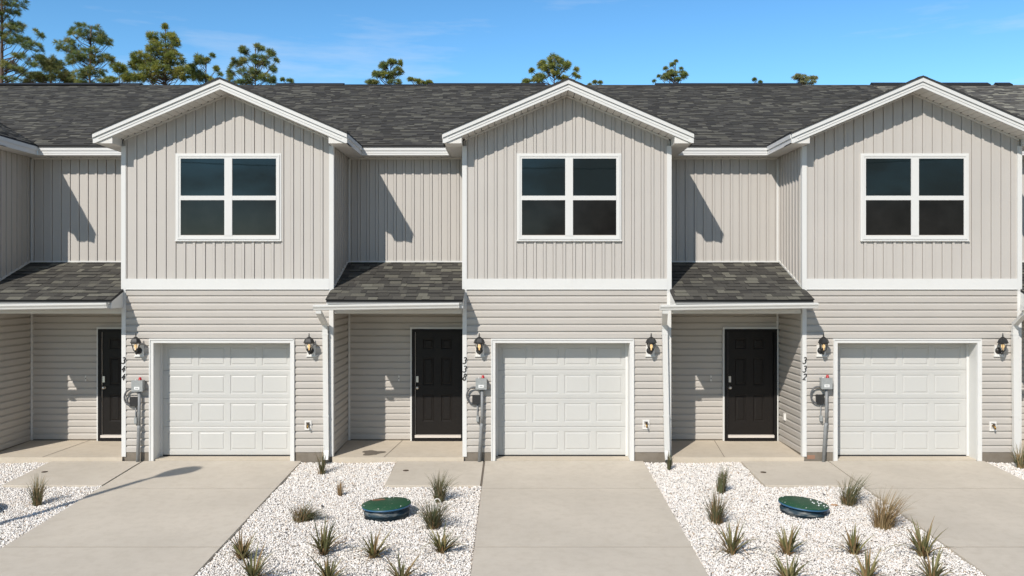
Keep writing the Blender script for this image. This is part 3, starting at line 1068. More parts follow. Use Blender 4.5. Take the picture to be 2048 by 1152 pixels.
def front_door(u, root):
    xr_, xl_ = u.xl - .040, u.xl - 1.073
    z0, z1 = .102, 2.318
    y = YB
    fr = MB()
    fr.box(xl_, xl_ + .062, y - .075, y, z0, z1); fr.box(xr_ - .062, xr_, y - .075, y, z0, z1)
    fr.box(xl_ + .062, xr_ - .062, y - .075, y, z1 - .055, z1)
    fr.box(xl_ + .062, xr_ - .062, y - .085, y, z0, z0 + .075)
    d = fr.build("front_door", "door_frame", root)
    mb = MB()
    mb.box(xl_ - .032, xl_, y - .060, y, z0 + .01, z1 + .038)
    mb.box(xr_, xr_ + .030, y - .060, y, z0 + .01, z1 + .038)
    mb.box(xl_, xr_, y - .060, y, z1, z1 + .038)
    mb.build("casing", "white", d)
    a, b = xl_ + .066, xr_ - .066
    zs, zt = z0 + .135, z1 - .058
    hh = zt - zs
    w = b - a
    cols = [(a + w * .165, a + w * .405), (a + w * .565, a + w * .805)]
    rows = [(.125, .385), (.478, .748), (.832, .936)]
    mb = MB()
    holes = [(c0, c1, zs + hh * r0, zs + hh * r1) for c0, c1 in cols for r0, r1 in rows]
    embossed(mb, a, b, zs, zt, y - .032, holes, [(0.014, .012), (0.030, .013), (0.050, .003)])
    mb.box(a, b, y - .0315 + .014, y - .004, zs, zt)
    mb.build("door_slab", "door", d)
    MB().box(xl_ + .063, xr_ - .063, y - .105, y - .02, z0 + .078, z0 + .128).build("threshold", "sill", d)
    MB().box(a - .003, a + .004, y - .046, y - .032, zs, zt).build("weatherstrip", "sill", d)
    zd, zk = H - (758 - 565) / 101.03, H - (774.5 - 565) / 101.03
    MB().box(a + .018, a + .062, y - .058, y - .032, zd - .06, zd + .06).build("deadbolt", "nickel", d)
    MB().lathe([(.034, 0), (.034, .008), (.013, .012), (.012, .035), (.028, .042), (.031, .058), (.024, .070), (.008, .074)], (a + .042, y - .032, zk), 14, 0, 'y').build("knob", "nickel", d, True)
    xb = xl_ - .26
    MB().box(xb - .014, xb + .014, y - .036, y - .016, H - 1.95, H - 1.84).box(xb - .006, xb + .006, y - .040, y - .036, H - 1.91, H - 1.88, 1).build("doorbell", ["pvc", "ink"], root)

def numbers(u, root, text):
    p = MB().box(u.xl + .040, u.xl + .0405, -0.0312, -0.0302, 1.5, 1.501).build("house_number", "black_metal", root)
    ys = [720.5, 737.5, 753.5]
    for ch, py in zip(text, ys):
        digit(p, ch, u.xl + .047, -0.036, H - (py + 6.2 - 565) / 110, .113)

def townhouse(u, label):
    root = empty("townhouse", ((u.xl + u.xr) / 2, 0, 0), label, "townhouse", "townhouses in the row")
    u.root = root
    front_wall(u, root)
    garage(u, root)
    window(u, root)
    gable_roof(u, root)
    x0 = u.xp if u.has_recess else u.xl
    roof = main_roof(u, root, x0, u.xr)
    MB().box(x0 + .001, u.xr - .001, YB + .21, 12.0, 0.02, ZB).build("rear_wall", "siding", root)
    if u.has_recess:
        recess(u, root, roof)
        porch(u, root)
        front_door(u, root)
    return root

px = lambda p: (p - 1027) / 110.0
def mk(xp, xl, xr, gl, gr, wx, gutter, spout, phase, phase2, vents, detail=True, roofmat="shingle", has_recess=True, stain=None):
    u = U()
    u.xp, u.xl, u.xr, u.gl, u.gr, u.wx = xp, xl, xr, gl, gr, wx
    u.gutter, u.spout, u.phase, u.phase2, u.vents = gutter, spout, phase, phase2, vents
    u.detail, u.roofmat, u.has_recess, u.stain = detail, roofmat, has_recess, stain
    u.prev_root = None
    return u

VP = lambda p: (p - 1027) * (D0 + RIDGE_Y) / 1760
units = [
    mk(0, -13.37, -9.54, -12.85, -10.32, (-12.38, -10.47), (0, 0), (0, 0), .02, .05, [(-13.3, -9.6, .05)], True, has_recess=False),
    mk(-9.54, px(243.8), px(668), px(308.5), px(581.4), (px(352.5), px(563.6)), (-9.80, -7.13), (-9.70, -9.70), .022, .062,
       [(VP(-200), VP(245), .055), (VP(554), VP(689), .05)]),
    mk(px(668), px(924.5), px(1342.5), px(990.7), px(1259.2), (px(1033.4), px(1242.4)), (-3.505, -.955), (-3.405, -3.385), .022, .055,
       [(VP(690), VP(852), .018), (VP(856), VP(1090), .05)], stain=(-2.62, .30)),
    mk(px(1342.5), px(1603), px(2042), px(1673.7), px(1952.7), (px(1719.8), px(1936)), (2.575, 5.33), (2.735, 2.775), .03, .045,
       [(VP(1310), VP(1600), .05), (VP(1742), VP(1975), .065)]),
    mk(px(2042), 11.62, 15.5, 12.2, 14.7, (12.7, 14.6), (8.93, 11.7), (9.07, 9.09), .022, .05,
       [(VP(1990), VP(2019), .065), (VP(2100), VP(2500), .05)], True, "shingle_pale"),
]
labels = ["beige townhouse at the left edge of the photo, only its shaded side wall visible",
          "beige townhouse numbered 344 on its corner post, left of the middle one",
          "beige townhouse numbered 338 on its corner post, in the middle of the row",
          "beige townhouse numbered 332 on its corner post, right of the middle one",
          "beige townhouse at the right edge of the photo, only a sliver below paler roof"]
prev = None
for u, lb in zip(units, labels):
    u.prev_root = prev
    prev = townhouse(u, lb)
for u, t in zip(units[1:4], ("344", "338", "332")):
    numbers(u, u.root, t)
# outlet cover on the sunlit side wall beside door 332
u = units[3]
MB().box(u.xl - .012, u.xl + .012, .93, 1.02, H - 2.66, H - 2.52).box(u.xl - .030, u.xl - .012, .94, 1.01, H - 2.65, H - 2.53).build("outlet_cover", "pvc", u.root)
MB().box(u.xl + .10, u.xl + .24, -0.014, -0.006, 0.03, .10).build("mortar_patch", "mortar", u.root)

# ------------------------------------------------------------------ wall lanterns
def wall_lamp(xb, label):
    zb0 = H - (713 - 565) / 110; zb1 = H - (690 - 565) / 110
    t = empty("wall_lamp", (xb, -0.018, zb0), label, "lamp", "wall lamps beside the garage doors")
    mb = MB().box(xb - .078, xb + .078, -0.040, -0.012, zb0 + .018, zb1).box(xb - .094, xb + .094, -0.052, -0.012, zb0, zb0 + .018)
    mb.build("mounting_block", "pvc", t)
    zc = (zb0 + zb1) / 2 + .005
    MB().lathe([(.062, 0), (.062, .006), (.050, .022), (.028, .034), (.010, .040)], (xb - .01, -0.040, zc), 16, 0, 'y').build("backplate", "black_metal", t, True)
    yl = -0.178
    x = xb - .006
    MB().tube([(x, -0.07, zc), (x, -0.11, zc - .045), (x, -0.15, zc - .055), (x, yl, zc - .03), (x, yl, zc - .002)], [.014, .013, .012, .012, .014], 8).build("arm", "black_metal", t, True)
    MB().lathe([(.010, -.045), (.016, -.030), (.012, -.018), (.036, 0), (.044, .010), (.044, .016)], (x, yl, zc), 6).build("base_cup", "black_metal", t)
    zt = zc + .145
    mb = MB()
    for j in range(6):
        q = math.pi * 2 * j / 6
        mb.tube([(x + .042 * math.cos(q), yl + .042 * math.sin(q), zc + .014), (x + .080 * math.cos(q), yl + .080 * math.sin(q), zt)], .0055, 5)
    mb.lathe([(.074, 0), (.084, .004), (.084, .012), (.074, .014)], (x, yl, zt - .008), 6)
    mb.build("cage", "black_metal", t)
    mb = MB()
    for j in range(6):
        q, q2 = math.pi * 2 * j / 6, math.pi * 2 * (j + 1) / 6
        mb.quad([(x + .041 * math.cos(q), yl + .041 * math.sin(q), zc + .016), (x + .041 * math.cos(q2), yl + .041 * math.sin(q2), zc + .016),
                 (x + .078 * math.cos(q2), yl + .078 * math.sin(q2), zt - .002), (x + .078 * math.cos(q), yl + .078 * math.sin(q), zt - .002)])
    mb.build("glass", "lamp_glass", t)
    MB().lathe([(.102, 0), (.106, .008), (.096, .016), (.088, .045), (.066, .078), (.034, .100), (.016, .112), (.010, .124), (.014, .136), (.008, .150), (.010, .166), (.003, .178)],
               (x, yl, zt + .004), 6).build("lantern_roof", "black_metal", t)
    MB().lathe([(.010, 0), (.011, .03), (.014, .036), (.024, .055), (.027, .075), (.020, .095), (.008, .105)], (x, yl, zc + .020), 12).build("bulb", "bulb", t, True)

for xp_, lb in ((280.5, "black lantern above the grey control box, left of the leftmost garage door"),
                (623.3, "black lantern right of the leftmost garage door, beside a white downspout"),
                (960.0, "black lantern above the grey control box, left of the middle garage door"),
                (1300.0, "black lantern right of the middle garage door, beside a white downspout"),
                (1641.0, "black lantern above the grey control box, left of the rightmost garage door"),
                (1995.5, "black lantern right of the rightmost garage door, near the photo edge")):
    wall_lamp(px(xp_), lb)

# ------------------------------------------------------------------ pump control boxes with their conduits
def control_box(xb, label, zo=0.0, lean=0.0):
    z0, z1 = H - (777 - 565) / 110 + zo, H - (755.5 - 565) / 110 + zo
    t = empty("control_box", (xb, -0.05, 0.0), label, "control box", "pump control boxes beside the garage doors")
    w = .094
    mb = MB()
    mb.box(xb - w, xb + w, -0.150, -0.040, z0 + .01, z1)
    mb.box(xb - w - .006, xb + w + .006, -0.166, -0.150, z0, z1 + .006)
    mb.box(xb - w + .01, xb - w + .03, -0.040, -0.015, z0 + .02, z1 - .02)
    mb.box(xb + w - .03, xb + w - .01, -0.040, -0.015, z0 + .02, z1 - .02)
    mb.build("enclosure", "grey_box", t)
    MB().box(xb - .05, xb + .045, -0.1675, -0.166, z0 + .035, z0 + .085).box(xb - .028, xb + .026, -0.1685, -0.1675, z0 + .055, z0 + .063, 1).build("sticker", ["sticker", "ink"], t)
    MB().lathe([(.030, 0), (.030, .012), (.024, .016), (.026, .030), (.022, .046), (.010, .052)], (xb + .030, -0.10, z1 + .004), 12).build("beacon", ["red"], t, True)
    MB().lathe([(.016, 0), (.016, .014)], (xb - .045, -0.10, z1), 8).build("sounder", "pvc", t)
    zj = z0 - .68
    MB().tube([(xb + .015, -0.095, z0 + .01), (xb + .012, -0.095, zj)], .026, 12).build("conduit", "conduit", t, True)
    MB().tube([(xb + .012, -0.095, zj + .06), (xb + .010 + lean * .3, -0.097, zj), (xb + lean, -0.105, -.03)], .032, 12).build("conduit_sleeve", "conduit", t, True)
    zb = z0 - .192
    bx = xb - .092
    MB().box(bx - .066, bx + .060, -0.085, -0.016, zb - .075, zb + .080).box(bx - .072, bx + .066, -0.094, -0.085, zb - .082, zb + .088).build("junction_box", "black_metal", t)
    pts = [(xb - w + .005, -0.09, z0 + .030)]
    for i in range(11):
        q = R(80 + 195 * i / 10)
        pts.append((xb - .135 + .128 * math.cos(q), -0.078, z0 - .118 + .152 * math.sin(q)))
    pts.append((bx - .05, -0.06, zb - .062))
    MB().tube(pts, .0165, 8).build("flexible_conduit", "flex", t, True)
    MB().tube([(bx + .02, -0.045, zb - .07), (bx + .018, -0.045, zb - .27), (bx + .028, -0.045, zb - .36), (bx + .04, -0.05, zb - .44)], .011, 8).build("cable_pipe", "conduit", t, True)
    MB().box(bx + .0, bx + .045, -0.072, -0.02, zb - .40, zb - .30).build("pull_box", "grey_box", t)

control_box(px(281.5), "grey control box with red beacon left of the leftmost garage door", -.035, -.01)
control_box(px(963), "grey control box with red beacon left of the middle garage door", 0, -.035)
control_box(px(1647.7), "grey control box with red beacon left of the rightmost garage door", .008, -.045)

# ------------------------------------------------------------------ hose bibs
def hose_bib(xb, py, label):
    z = H - (py - 565) / 110
    t = empty("garden_tap", (xb, -0.02, z - .085), label, "tap", "brass garden taps right of the garage doors")
    mb = MB()
    mb.box(xb - .062, xb - .034, -0.036, -0.012, z - .085, z + .085); mb.box(xb + .034, xb + .062, -0.036, -0.012, z - .085, z + .085)
    mb.box(xb - .034, xb + .034, -0.036, -0.012, z + .055, z + .085); mb.box(xb - .034, xb + .034, -0.036, -0.012, z - .085, z - .050)
    mb.box(xb - .034, xb + .034, -0.020, -0.012, z - .05, z + .055)
    mb.build("mounting_plate", "pvc", t)
    MB().tube([(xb, -0.02, z + .01), (xb, -0.075, z + .01), (xb + .006, -0.098, z - .012), (xb + .008, -0.105, z - .05)], [.016, .017, .016, .014], 8).build("spout", "brass", t, True)
    mb = MB().tube([(xb, -0.065, z + .014), (xb, -0.070, z + .042)], .008, 6)
    mb.lathe([(.010, 0), (.030, .002), (.030, .010), (.010, .012)], (xb, -0.070, z + .040), 10)
    mb.build("handle", "iron", t)

hose_bib(px(617), 850, "brass tap on white block right of the leftmost garage door")
hose_bib(px(1291.5), 848.5, "brass tap on white block right of the middle garage door")
hose_bib(px(1984), 852, "brass tap on white block right of the rightmost garage door")

# ------------------------------------------------------------------ driveways, walks
def slab_piece(x0, x1, y0, y1, mat_name="concrete", dz=0.0, thick=.10):
    mb = MB()
    e = .0025
    top = [(x0 + e, y0 + e, gz(y0) + dz), (x1 - e, y0 + e, gz(y0) + dz), (x1 - e, y1 - e, gz(y1) + dz), (x0 + e, y1 - e, gz(y1) + dz)]
    mid = [(x0, y0, gz(y0) + dz - .012), (x1, y0, gz(y0) + dz - .012), (x1, y1, gz(y1) + dz - .012), (x0, y1, gz(y1) + dz - .012)]
    bot = [(a, b, c - thick) for a, b, c in mid]
    mb.hexa(mid, top)
    mb.f.pop(-6); mb.mi.pop(); mb.at.pop()
    n = len(mb.v)
    mb.v += bot
    for j in range(4):
        b = (j + 1) % 4
        mb.f.append((n + j, n + b, b, j)); mb.mi.append(0); mb.at.append(None)
    return mb

def driveway(x0, x1, label):
    t = empty("driveway", ((x0 + x1) / 2, -4, gz(-4)), None, None, None, "structure")
    ys = [-0.02, -1.75, -4.43, -7.1, -9.6]
    for a, b in zip(ys[1:], ys):
        slab_piece(x0, x1, a + .009, b - .009).build("concrete_slab", "concrete", t)
    mb = MB()
    for yj in ys[1:4]:
        mb.quad([(x0 + .002, yj - .0086, gz(yj) - .0022), (x1 - .002, yj - .0086, gz(yj) - .0022), (x1 - .002, yj + .0086, gz(yj) - .0022), (x0 + .002, yj + .0086, gz(yj) - .0022)])
    mb.build("control_joint", "joint", t)
driveway(-6.71, -3.85, "344")
driveway(-.515, 2.35, "338")
driveway(5.72, 8.54, "332")
driveway(-12.95, -10.05, "350")
driveway(12.0, 14.9, "326")

for x0, x1 in ((-8.37, -6.735), (-2.11, -.545), (4.12, 5.69)):
    w = slab_piece(x0, x1, -1.60, -0.068, "concrete", .006).build("walkway", "concrete")
    tag(w, None, None, None, "structure")
    f = MB()
    f.quad([(x1 + .002, -1.59, gz(-1.59) - .012), (x1 + .022, -1.59, gz(-1.59) - .012), (x1 + .022, -.07, gz(-.07) - .012), (x1 + .002, -.07, gz(-.07) - .012)])
    f.build("joint_filler", "joint", w)

def cleanout(x, y, label):
    t = MB().lathe([(.050, 0), (.050, .006), (.030, .010)], (x, y, gz(y) + .006), 14).build("cleanout_cover", "iron", None, True)
    tag(t, label, "cleanout cover", "round covers set in the walkways")
cleanout(-8.10, -.80, "small round rusty cover set in the leftmost walkway")
cleanout(-1.87, -.71, "small round rusty cover set in the middle walkway, above the rusty green lid")
cleanout(4.31, -.82, "small round rusty cover set in the rightmost walkway, above the tilted green lid")

# ------------------------------------------------------------------ gravel beds
def gravel_bed(x0, x1, y0, y1, holes, discs, dens, seed, deep=0.0):
    rs = np.random.default_rng(seed)
    name_base = MB()
    name_base.quad([(x0, -9.4, gz(-9.4) - .045), (x1, -9.4, gz(-9.4) - .045), (x1, y1, gz(y1) - .045), (x0, y1, gz(y1) - .045)])
    tag(name_base.build("gravel_bed", "gravel_base"), None, None, None, "structure")
    n = int((x1 - x0) * (y1 - y0) * dens)
    X = rs.uniform(x0 + .012, x1 - .012, n); Y = rs.uniform(y0, y1 - .01, n)
    keep = np.ones(n, bool)
    for a, b, c, d in holes:
        keep &= ~((X > a) & (X < b) & (Y > c) & (Y < d))
    for cx, cy, r in discs:
        keep &= (X - cx) ** 2 + (Y - cy) ** 2 > r * r
    X, Y = X[keep], Y[keep]
    n = len(X)
    size = rs.lognormal(np.log(.0118), .28, n).clip(.006, .024)
    layer = rs.uniform(0, 1, n)
    und = .008 * np.sin(X * 3.1 + 1) * np.cos(Y * 2.3) + .006 * np.sin(X * 7.0 + Y * 5.0)
    Z = .054 * np.minimum(Y, 0) - .034 + layer * .018 + und
    base = np.array([(1, 0, 0), (-1, 0, 0), (0, 1, 0), (0, -1, 0), (0, 0, 1), (0, 0, -1)], float)
    V = np.repeat(base[None], n, 0) * rs.uniform(.75, 1.2, (n, 6, 1)) + rs.normal(0, .15, (n, 6, 3))
    V *= rs.uniform(.7, 1.15, (n, 1, 3))
    q = rs.normal(size=(n, 4)); q /= np.linalg.norm(q, axis=1, keepdims=True)
    w_, x_, y_, z_ = q.T
    Rm = np.stack([1 - 2 * (y_**2 + z_**2), 2 * (x_*y_ - z_*w_), 2 * (x_*z_ + y_*w_), 2 * (x_*y_ + z_*w_), 1 - 2 * (x_**2 + z_**2), 2 * (y_*z_ - x_*w_),
                   2 * (x_*z_ - y_*w_), 2 * (y_*z_ + x_*w_), 1 - 2 * (x_**2 + y_**2)], -1).reshape(n, 3, 3)
    V = np.einsum('nij,nkj->nki', Rm, V) * size[:, None, None]
    V += np.stack([X, Y, Z], -1)[:, None, :]
    tri = np.array([(0, 2, 4), (2, 1, 4), (1, 3, 4), (3, 0, 4), (2, 0, 5), (1, 2, 5), (3, 1, 5), (0, 3, 5)])
    F = (tri[None] + (np.arange(n) * 6)[:, None, None]).reshape(-1)
    me = bpy.data.meshes.new("gravel")
    me.vertices.add(n * 6)
    me.vertices.foreach_set("co", V.reshape(-1))
    me.loops.add(len(F))
    me.loops.foreach_set("vertex_index", F.astype(np.int32))
    nf = len(F) // 3
    me.polygons.add(nf)
    me.polygons.foreach_set("loop_start", np.arange(0, nf * 3, 3, dtype=np.int32))
    pal = np.array([(.82, .775, .715), (.75, .70, .645), (.88, .84, .785), (.72, .62, .52), (.56, .43, .32), (.40, .38, .37), (.17, .16, .16)])
    pick = rs.choice(7, n, p=[.37, .21, .325, .052, .020, .018, .005])
    c = pal[pick] * rs.uniform(.9, 1.06, (n, 1))
    c = np.concatenate([c, np.ones((n, 1))], 1)
    a = me.attributes.new("tint", 'FLOAT_COLOR', 'FACE')
    a.data.foreach_set("color", np.repeat(c, 8, 0).reshape(-1))
    me.materials.append(M["gravel"])
    me.update(calc_edges=True)
    o = bpy.data.objects.new("gravel", me)
    COL.objects.link(o)
    tag(o, None, None, None, "stuff")

LIDS = [(-1.87, -3.05), (4.31, -2.92), (-8.03, -3.02)]
gravel_bed(-10.05, -6.71, -6.3, -0.06, [(-8.385, -6.7, -1.61, .1)], [(LIDS[2][0], LIDS[2][1], .33)], 3500, 1)
gravel_bed(-3.85, -.515, -6.3, -0.06, [(-2.125, -.5, -1.61, .1)], [(LIDS[0][0], LIDS[0][1], .33)], 3500, 2)
gravel_bed(2.35, 5.72, -6.3, -0.06, [(4.105, 5.75, -1.61, .1)], [(LIDS[1][0], LIDS[1][1], .33)], 3500, 3)
gravel_bed(8.54, 12.0, -3.2, -0.06, [(10.4, 12.05, -1.61, .1)], [], 3000, 4)

# ------------------------------------------------------------------ pump basin lids
def basin(x, y, tx, ty, hh, label, rust):
    z = gz(y)
    t = empty("basin_lid", (x, y, z), label, "basin lid", "green basin lids in the gravel beds")
    rot = Matrix.Translation((x, y, z + hh)) @ Matrix.Rotation(R(tx), 4, 'X') @ Matrix.Rotation(R(ty), 4, 'Y')
    def tr(mb):
        mb.v = [tuple(rot @ Vector(p)) for p in mb.v]
        return mb
    tr(MB().lathe([(.318, -.34), (.322, -.12), (.334, -.115), (.334, -.10), (.322, -.095), (.324, -.03)], (0, 0, 0), 48)).build("riser", "riser", t, True)
    tr(MB().lathe([(.352, -.030), (.362, -.024), (.362, -.006)], (0, 0, 0), 48)).build("rim", "lid_rim", t, True)
    tr(MB().lathe([(.358, -.006), (.360, .004), (.352, .009), (.10, .013), (.02, .013)], (0, 0, 0), 48)).build("lid", "lid", t, True)
    for j in range(6):
        q = 2 * math.pi * (j + .3) / 6
        tr(MB().lathe([(.013, 0), (.013, .008), (.006, .010)], (.325 * math.cos(q), .325 * math.sin(q), .0085), 8)).build("bolt", "nickel", t, True)
    if rust:
        r = random.Random(3)
        mb = MB()
        pts = []
        for i in range(18):
            q = 2 * math.pi * i / 18
            k = 1 + r.uniform(-.25, .25)
            pts.append((-.15 + .105 * k * math.cos(q), .20 + .055 * k * math.sin(q), .0160))
        mb.quad(pts)
        tr(mb).build("rust_stain", "lid_rust", t)
        tr(MB().lathe([(.016, 0), (.024, .006), (.022, .022), (.012, .034)], (.01, .29, .010), 10)).build("vent_plug", "pvc", t, True)
    else:
        r = random.Random(9)
        for i in range(9):
            a, b = r.uniform(.14, .31), r.uniform(-.18, .22)
            tr(MB().lathe([(.010, 0), (.014, .008), (.006, .016)], (a, b, .010), 6)).build("stone_chip", "sticker", t)
basin(*LIDS[0], 1.0, -2.6, .145, "green round lid with a rust patch, in the gravel left of the middle driveway", True)
basin(*LIDS[1], 1.5, 5.0, .115, "green round lid tilted to the right, in the gravel right of the middle driveway", False)
basin(*LIDS[2], 0.5, 1.0, .15, "green round lid in the gravel at the left edge of the photo", False)

# loose bits on the gravel
def pebble(x, y, s, mat_name, label):
    r = random.Random(int(x * 100))
    mb = MB()
    for k in range(3):
        mb.lathe([(s * .4, 0), (s, s * .35), (s * .8, s * .8), (s * .2, s)], (x + r.uniform(-1, 1) * s, y + r.uniform(-1, 1) * s, gz(y) - .02), 6)
    tag(mb.build("stone", mat_name), label, "stone")
pebble(-2.90, -2.64, .018, "stone_dark", "dark stone lying on the white gravel left of the round green lid with rust")
pebble(3.85, -2.57, .018, "stone_dark", "dark stone lying on the white gravel left of the tilted green lid")
pebble(4.88, -2.62, .03, "stone_tan", "tan stone on the white gravel right of the tilted green lid")

# ------------------------------------------------------------------ plants
def blades(mb, x, y, n, hgt, spread, wid, cols, r, lean=(0, 0), droop=.5, segs=4, rad=.05, hvar=.4):
    z0 = gz(y) - .03
    for i in range(n):
        q = r.uniform(0, 2 * math.pi)
        out = r.random() ** .7
        h = hgt * (1 - hvar * r.random())
        bx, by = x + rad * math.cos(q) * r.random(), y + rad * math.sin(q) * r.random()
        dx = math.cos(q) * spread * out + lean[0] * h * r.uniform(.5, 1.2)
        dy = math.sin(q) * spread * out + lean[1] * h * r.uniform(.5, 1.2)
        side = Vector((-math.sin(q + r.uniform(-.9, .9)), math.cos(q + r.uniform(-.9, .9)), 0)).normalized()
        col = r.choice(cols)
        kf = r.uniform(.8, 1.15)
        col = tuple(c * kf for c in col)
        prev = None
        dr = droop * out * r.uniform(.5, 1.3)
        for s in range(segs + 1):
            t = s / segs
            zz = h * (t - dr * t * t * t)
            p = Vector((bx + dx * t ** 1.5, by + dy * t ** 1.5, z0 + zz))
            w = wid * (1 - t ** 2) * (0.6 + .8 * min(t * 3, 1)) * .5 + .0008
            a, b = p - side * w, p + side * w
            if prev:
                mb.quad([prev[0], prev[1], b, a], 0, col)
            prev = (a, b)

G_DARK = [(.120, .135, .062), (.090, .108, .052), (.155, .155, .078), (.190, .155, .088), (.20, .15, .08)]
G_OLIVE = [(.200, .185, .070), (.145, .142, .056), (.275, .240, .105), (.290, .195, .090), (.110, .112, .048)]
G_BROWN = [(.29, .175, .078), (.23, .130, .058), (.35, .24, .125)]
G_TAN = [(.36, .25, .125), (.44, .32, .175), (.29, .19, .09), (.20, .155, .072)]

def flax(x, y, seed, label, s=1.0):
    s *= 1.08 + .10 * math.sin(seed * 2.3)
    r = random.Random(seed)
    t = empty("strap_leaf_plant", (x, y, gz(y)), label, "plant", "strap-leaved plants in the gravel")
    a = MB()
    blades(a, x, y, 24, .43 * s, .27 * s, .021, G_OLIVE, r, (.05, 0), .12, 5, .055, .55)
    a.build("upright_leaves", "leaf", t, attr="tint")
    b = MB()
    blades(b, x, y, 26, .34 * s, .42 * s, .017, G_OLIVE + G_BROWN[:1], r, (r.uniform(-.1, .15), 0), .78, 6, .05, .45)
    blades(b, x, y, 16, .14 * s, .15 * s, .016, G_BROWN, r, (0, 0), .5, 4, .06, .4)
    b.build("outer_leaves", "leaf", t, attr="tint")

def grass(x, y, hgt, spread, n, cols, lean, seed, label, base=G_BROWN, rad=.06, droop=.4):
    r = random.Random(seed)
    t = empty("ornamental_grass", (x, y, gz(y)), label, "grass clump", "ornamental grass clumps in the gravel")
    a = MB()
    blades(a, x, y, n, hgt * 1.35, spread * 1.45, .0050, cols, r, lean, droop, 6, rad, .55)
    a.build("blades", "leaf", t, attr="tint")
    b = MB()
    blades(b, x, y, n // 2, hgt * .42, spread * .42, .006, base + cols[:1], r, (lean[0] * .3, lean[1] * .3), .2, 3, rad * 1.1, .5)
    b.build("dry_base", "leaf", t, attr="tint")

grass(-7.27, -2.56, .42, .14, 140, G_DARK + G_TAN[:2], (.05, 0), 1, "dark grass tuft in the gravel left of the left driveway", rad=.07)
grass(-3.31, -.81, .40, .12, 90, G_DARK + G_TAN[:1], (-.03, 0), 2, "dark grass tuft at the foot of the downspout of house 344")
grass(-2.74, -2.10, .20, .04, 80, G_BROWN + G_TAN, (.02, 0), 3, "tiny brown dried tuft in the gravel left of the rusty green lid", rad=.035, droop=.1)
grass(-3.07, -3.30, .28, .12, 140, G_DARK + G_BROWN, (.12, 0), 4, "round grass clump with brown base bending right, left of the rusty green lid", rad=.12)
r_ = random.Random(44)
mb = MB()
blades(mb, -3.0, -3.30, 170, .26, .08, .005, G_DARK, r_, (1.15, -.15), .95, 7, .09, .35)
last = [o for o in COL.objects if o.name.startswith("ornamental_grass")][-1]
mb.build("swept_blades", "leaf", last, attr="tint")
grass(-1.15, -2.38, .42, .20, 170, G_DARK, (.12, .05), 5, "dark grass tuft with a white ring at its base, beside the walkway of house 338", rad=.07)
grass(-1.13, -3.62, .40, .26, 220, G_DARK, (.06, 0), 6, "spreading dark grass tuft behind a strap-leaved plant, left of the middle driveway", rad=.10)
grass(2.73, -.55, .30, .05, 90, G_DARK, (.03, 0), 7, "small dark grass tuft at the foot of the downspout of house 338", base=G_DARK, rad=.03)
grass(3.32, -1.93, .40, .07, 150, G_DARK, (.16, 0), 8, "narrow upright green grass tuft leaning right, near the walkway of house 332", base=G_DARK, rad=.07)
grass(2.90, -3.41, .42, .17, 190, G_DARK + G_BROWN[:1], (.02, 0), 9, "round dark grass tuft right of the middle driveway", rad=.09)
grass(5.12, -2.54, .42, .22, 200, G_DARK, (.38, .05), 10, "dark grass clump bending right over the edge of the right driveway", rad=.11, droop=.55)
grass(5.21, -3.60, .46, .24, 260, G_TAN, (.28, .0), 11, "tan dry grass clump beside the right driveway", base=G_TAN, rad=.14)
grass(8.95, -.46, .42, .16, 120, G_TAN[:2] + G_DARK[:2], (.05, 0), 12, "dry grass tuft at the foot of the downspout of house 332", rad=.06)

flax(-3.45, -4.81, 21, "strap-leaved plant nearest the left driveway edge, back row", 1.0)
flax(-2.45, -4.64, 22, "strap-leaved plant just below the bent grass clump, back row left bed", 1.12)
flax(-1.78, -4.78, 23, "small upright strap-leaved plant in front of the rusty green lid", .92)
flax(-.93, -4.60, 24, "strap-leaved plant in front of the spreading dark grass, left of the middle driveway", 1.08)
flax(-3.10, -5.55, 25, "leftmost strap-leaved plant cut by the bottom edge of the photo")
flax(-2.19, -5.60, 26, "second strap-leaved plant from the left along the bottom edge of the photo")
flax(-1.32, -5.60, 27, "third strap-leaved plant along the bottom edge, nearest the middle driveway")
flax(2.82, -4.64, 28, "strap-leaved plant nearest the right edge of the middle driveway", 1.08)
flax(3.53, -4.65, 29, "strap-leaved plant in front of the tilted green lid, left of another", 1.0)
flax(4.39, -4.65, 30, "compact strap-leaved plant between the tilted green lid and the tan grass", .9)
flax(5.25, -4.72, 31, "bushy strap-leaved plant beside the right driveway, in front of the tan grass", 1.1)
flax(3.26, -5.58, 32, "leftmost bottom-edge strap-leaved plant of the bed right of the middle driveway")
flax(4.18, -5.60, 33, "middle bottom-edge strap-leaved plant of the bed right of the middle driveway", .95)
flax(4.97, -5.58, 34, "rightmost bottom-edge strap-leaved plant, beside the right driveway")
# white irrigation ring showing at the base of one tuft
mb = MB()
mb.tube([(-1.17 + .055 * math.cos(R(a)), -2.50, gz(-2.5) - .03 + .085 * math.sin(R(a))) for a in range(0, 181, 15)], .009, 6)
tag(mb.build("irrigation_ring", "pvc"), "white plastic ring half buried before the grass tuft by the walkway of house 338", "plastic ring")

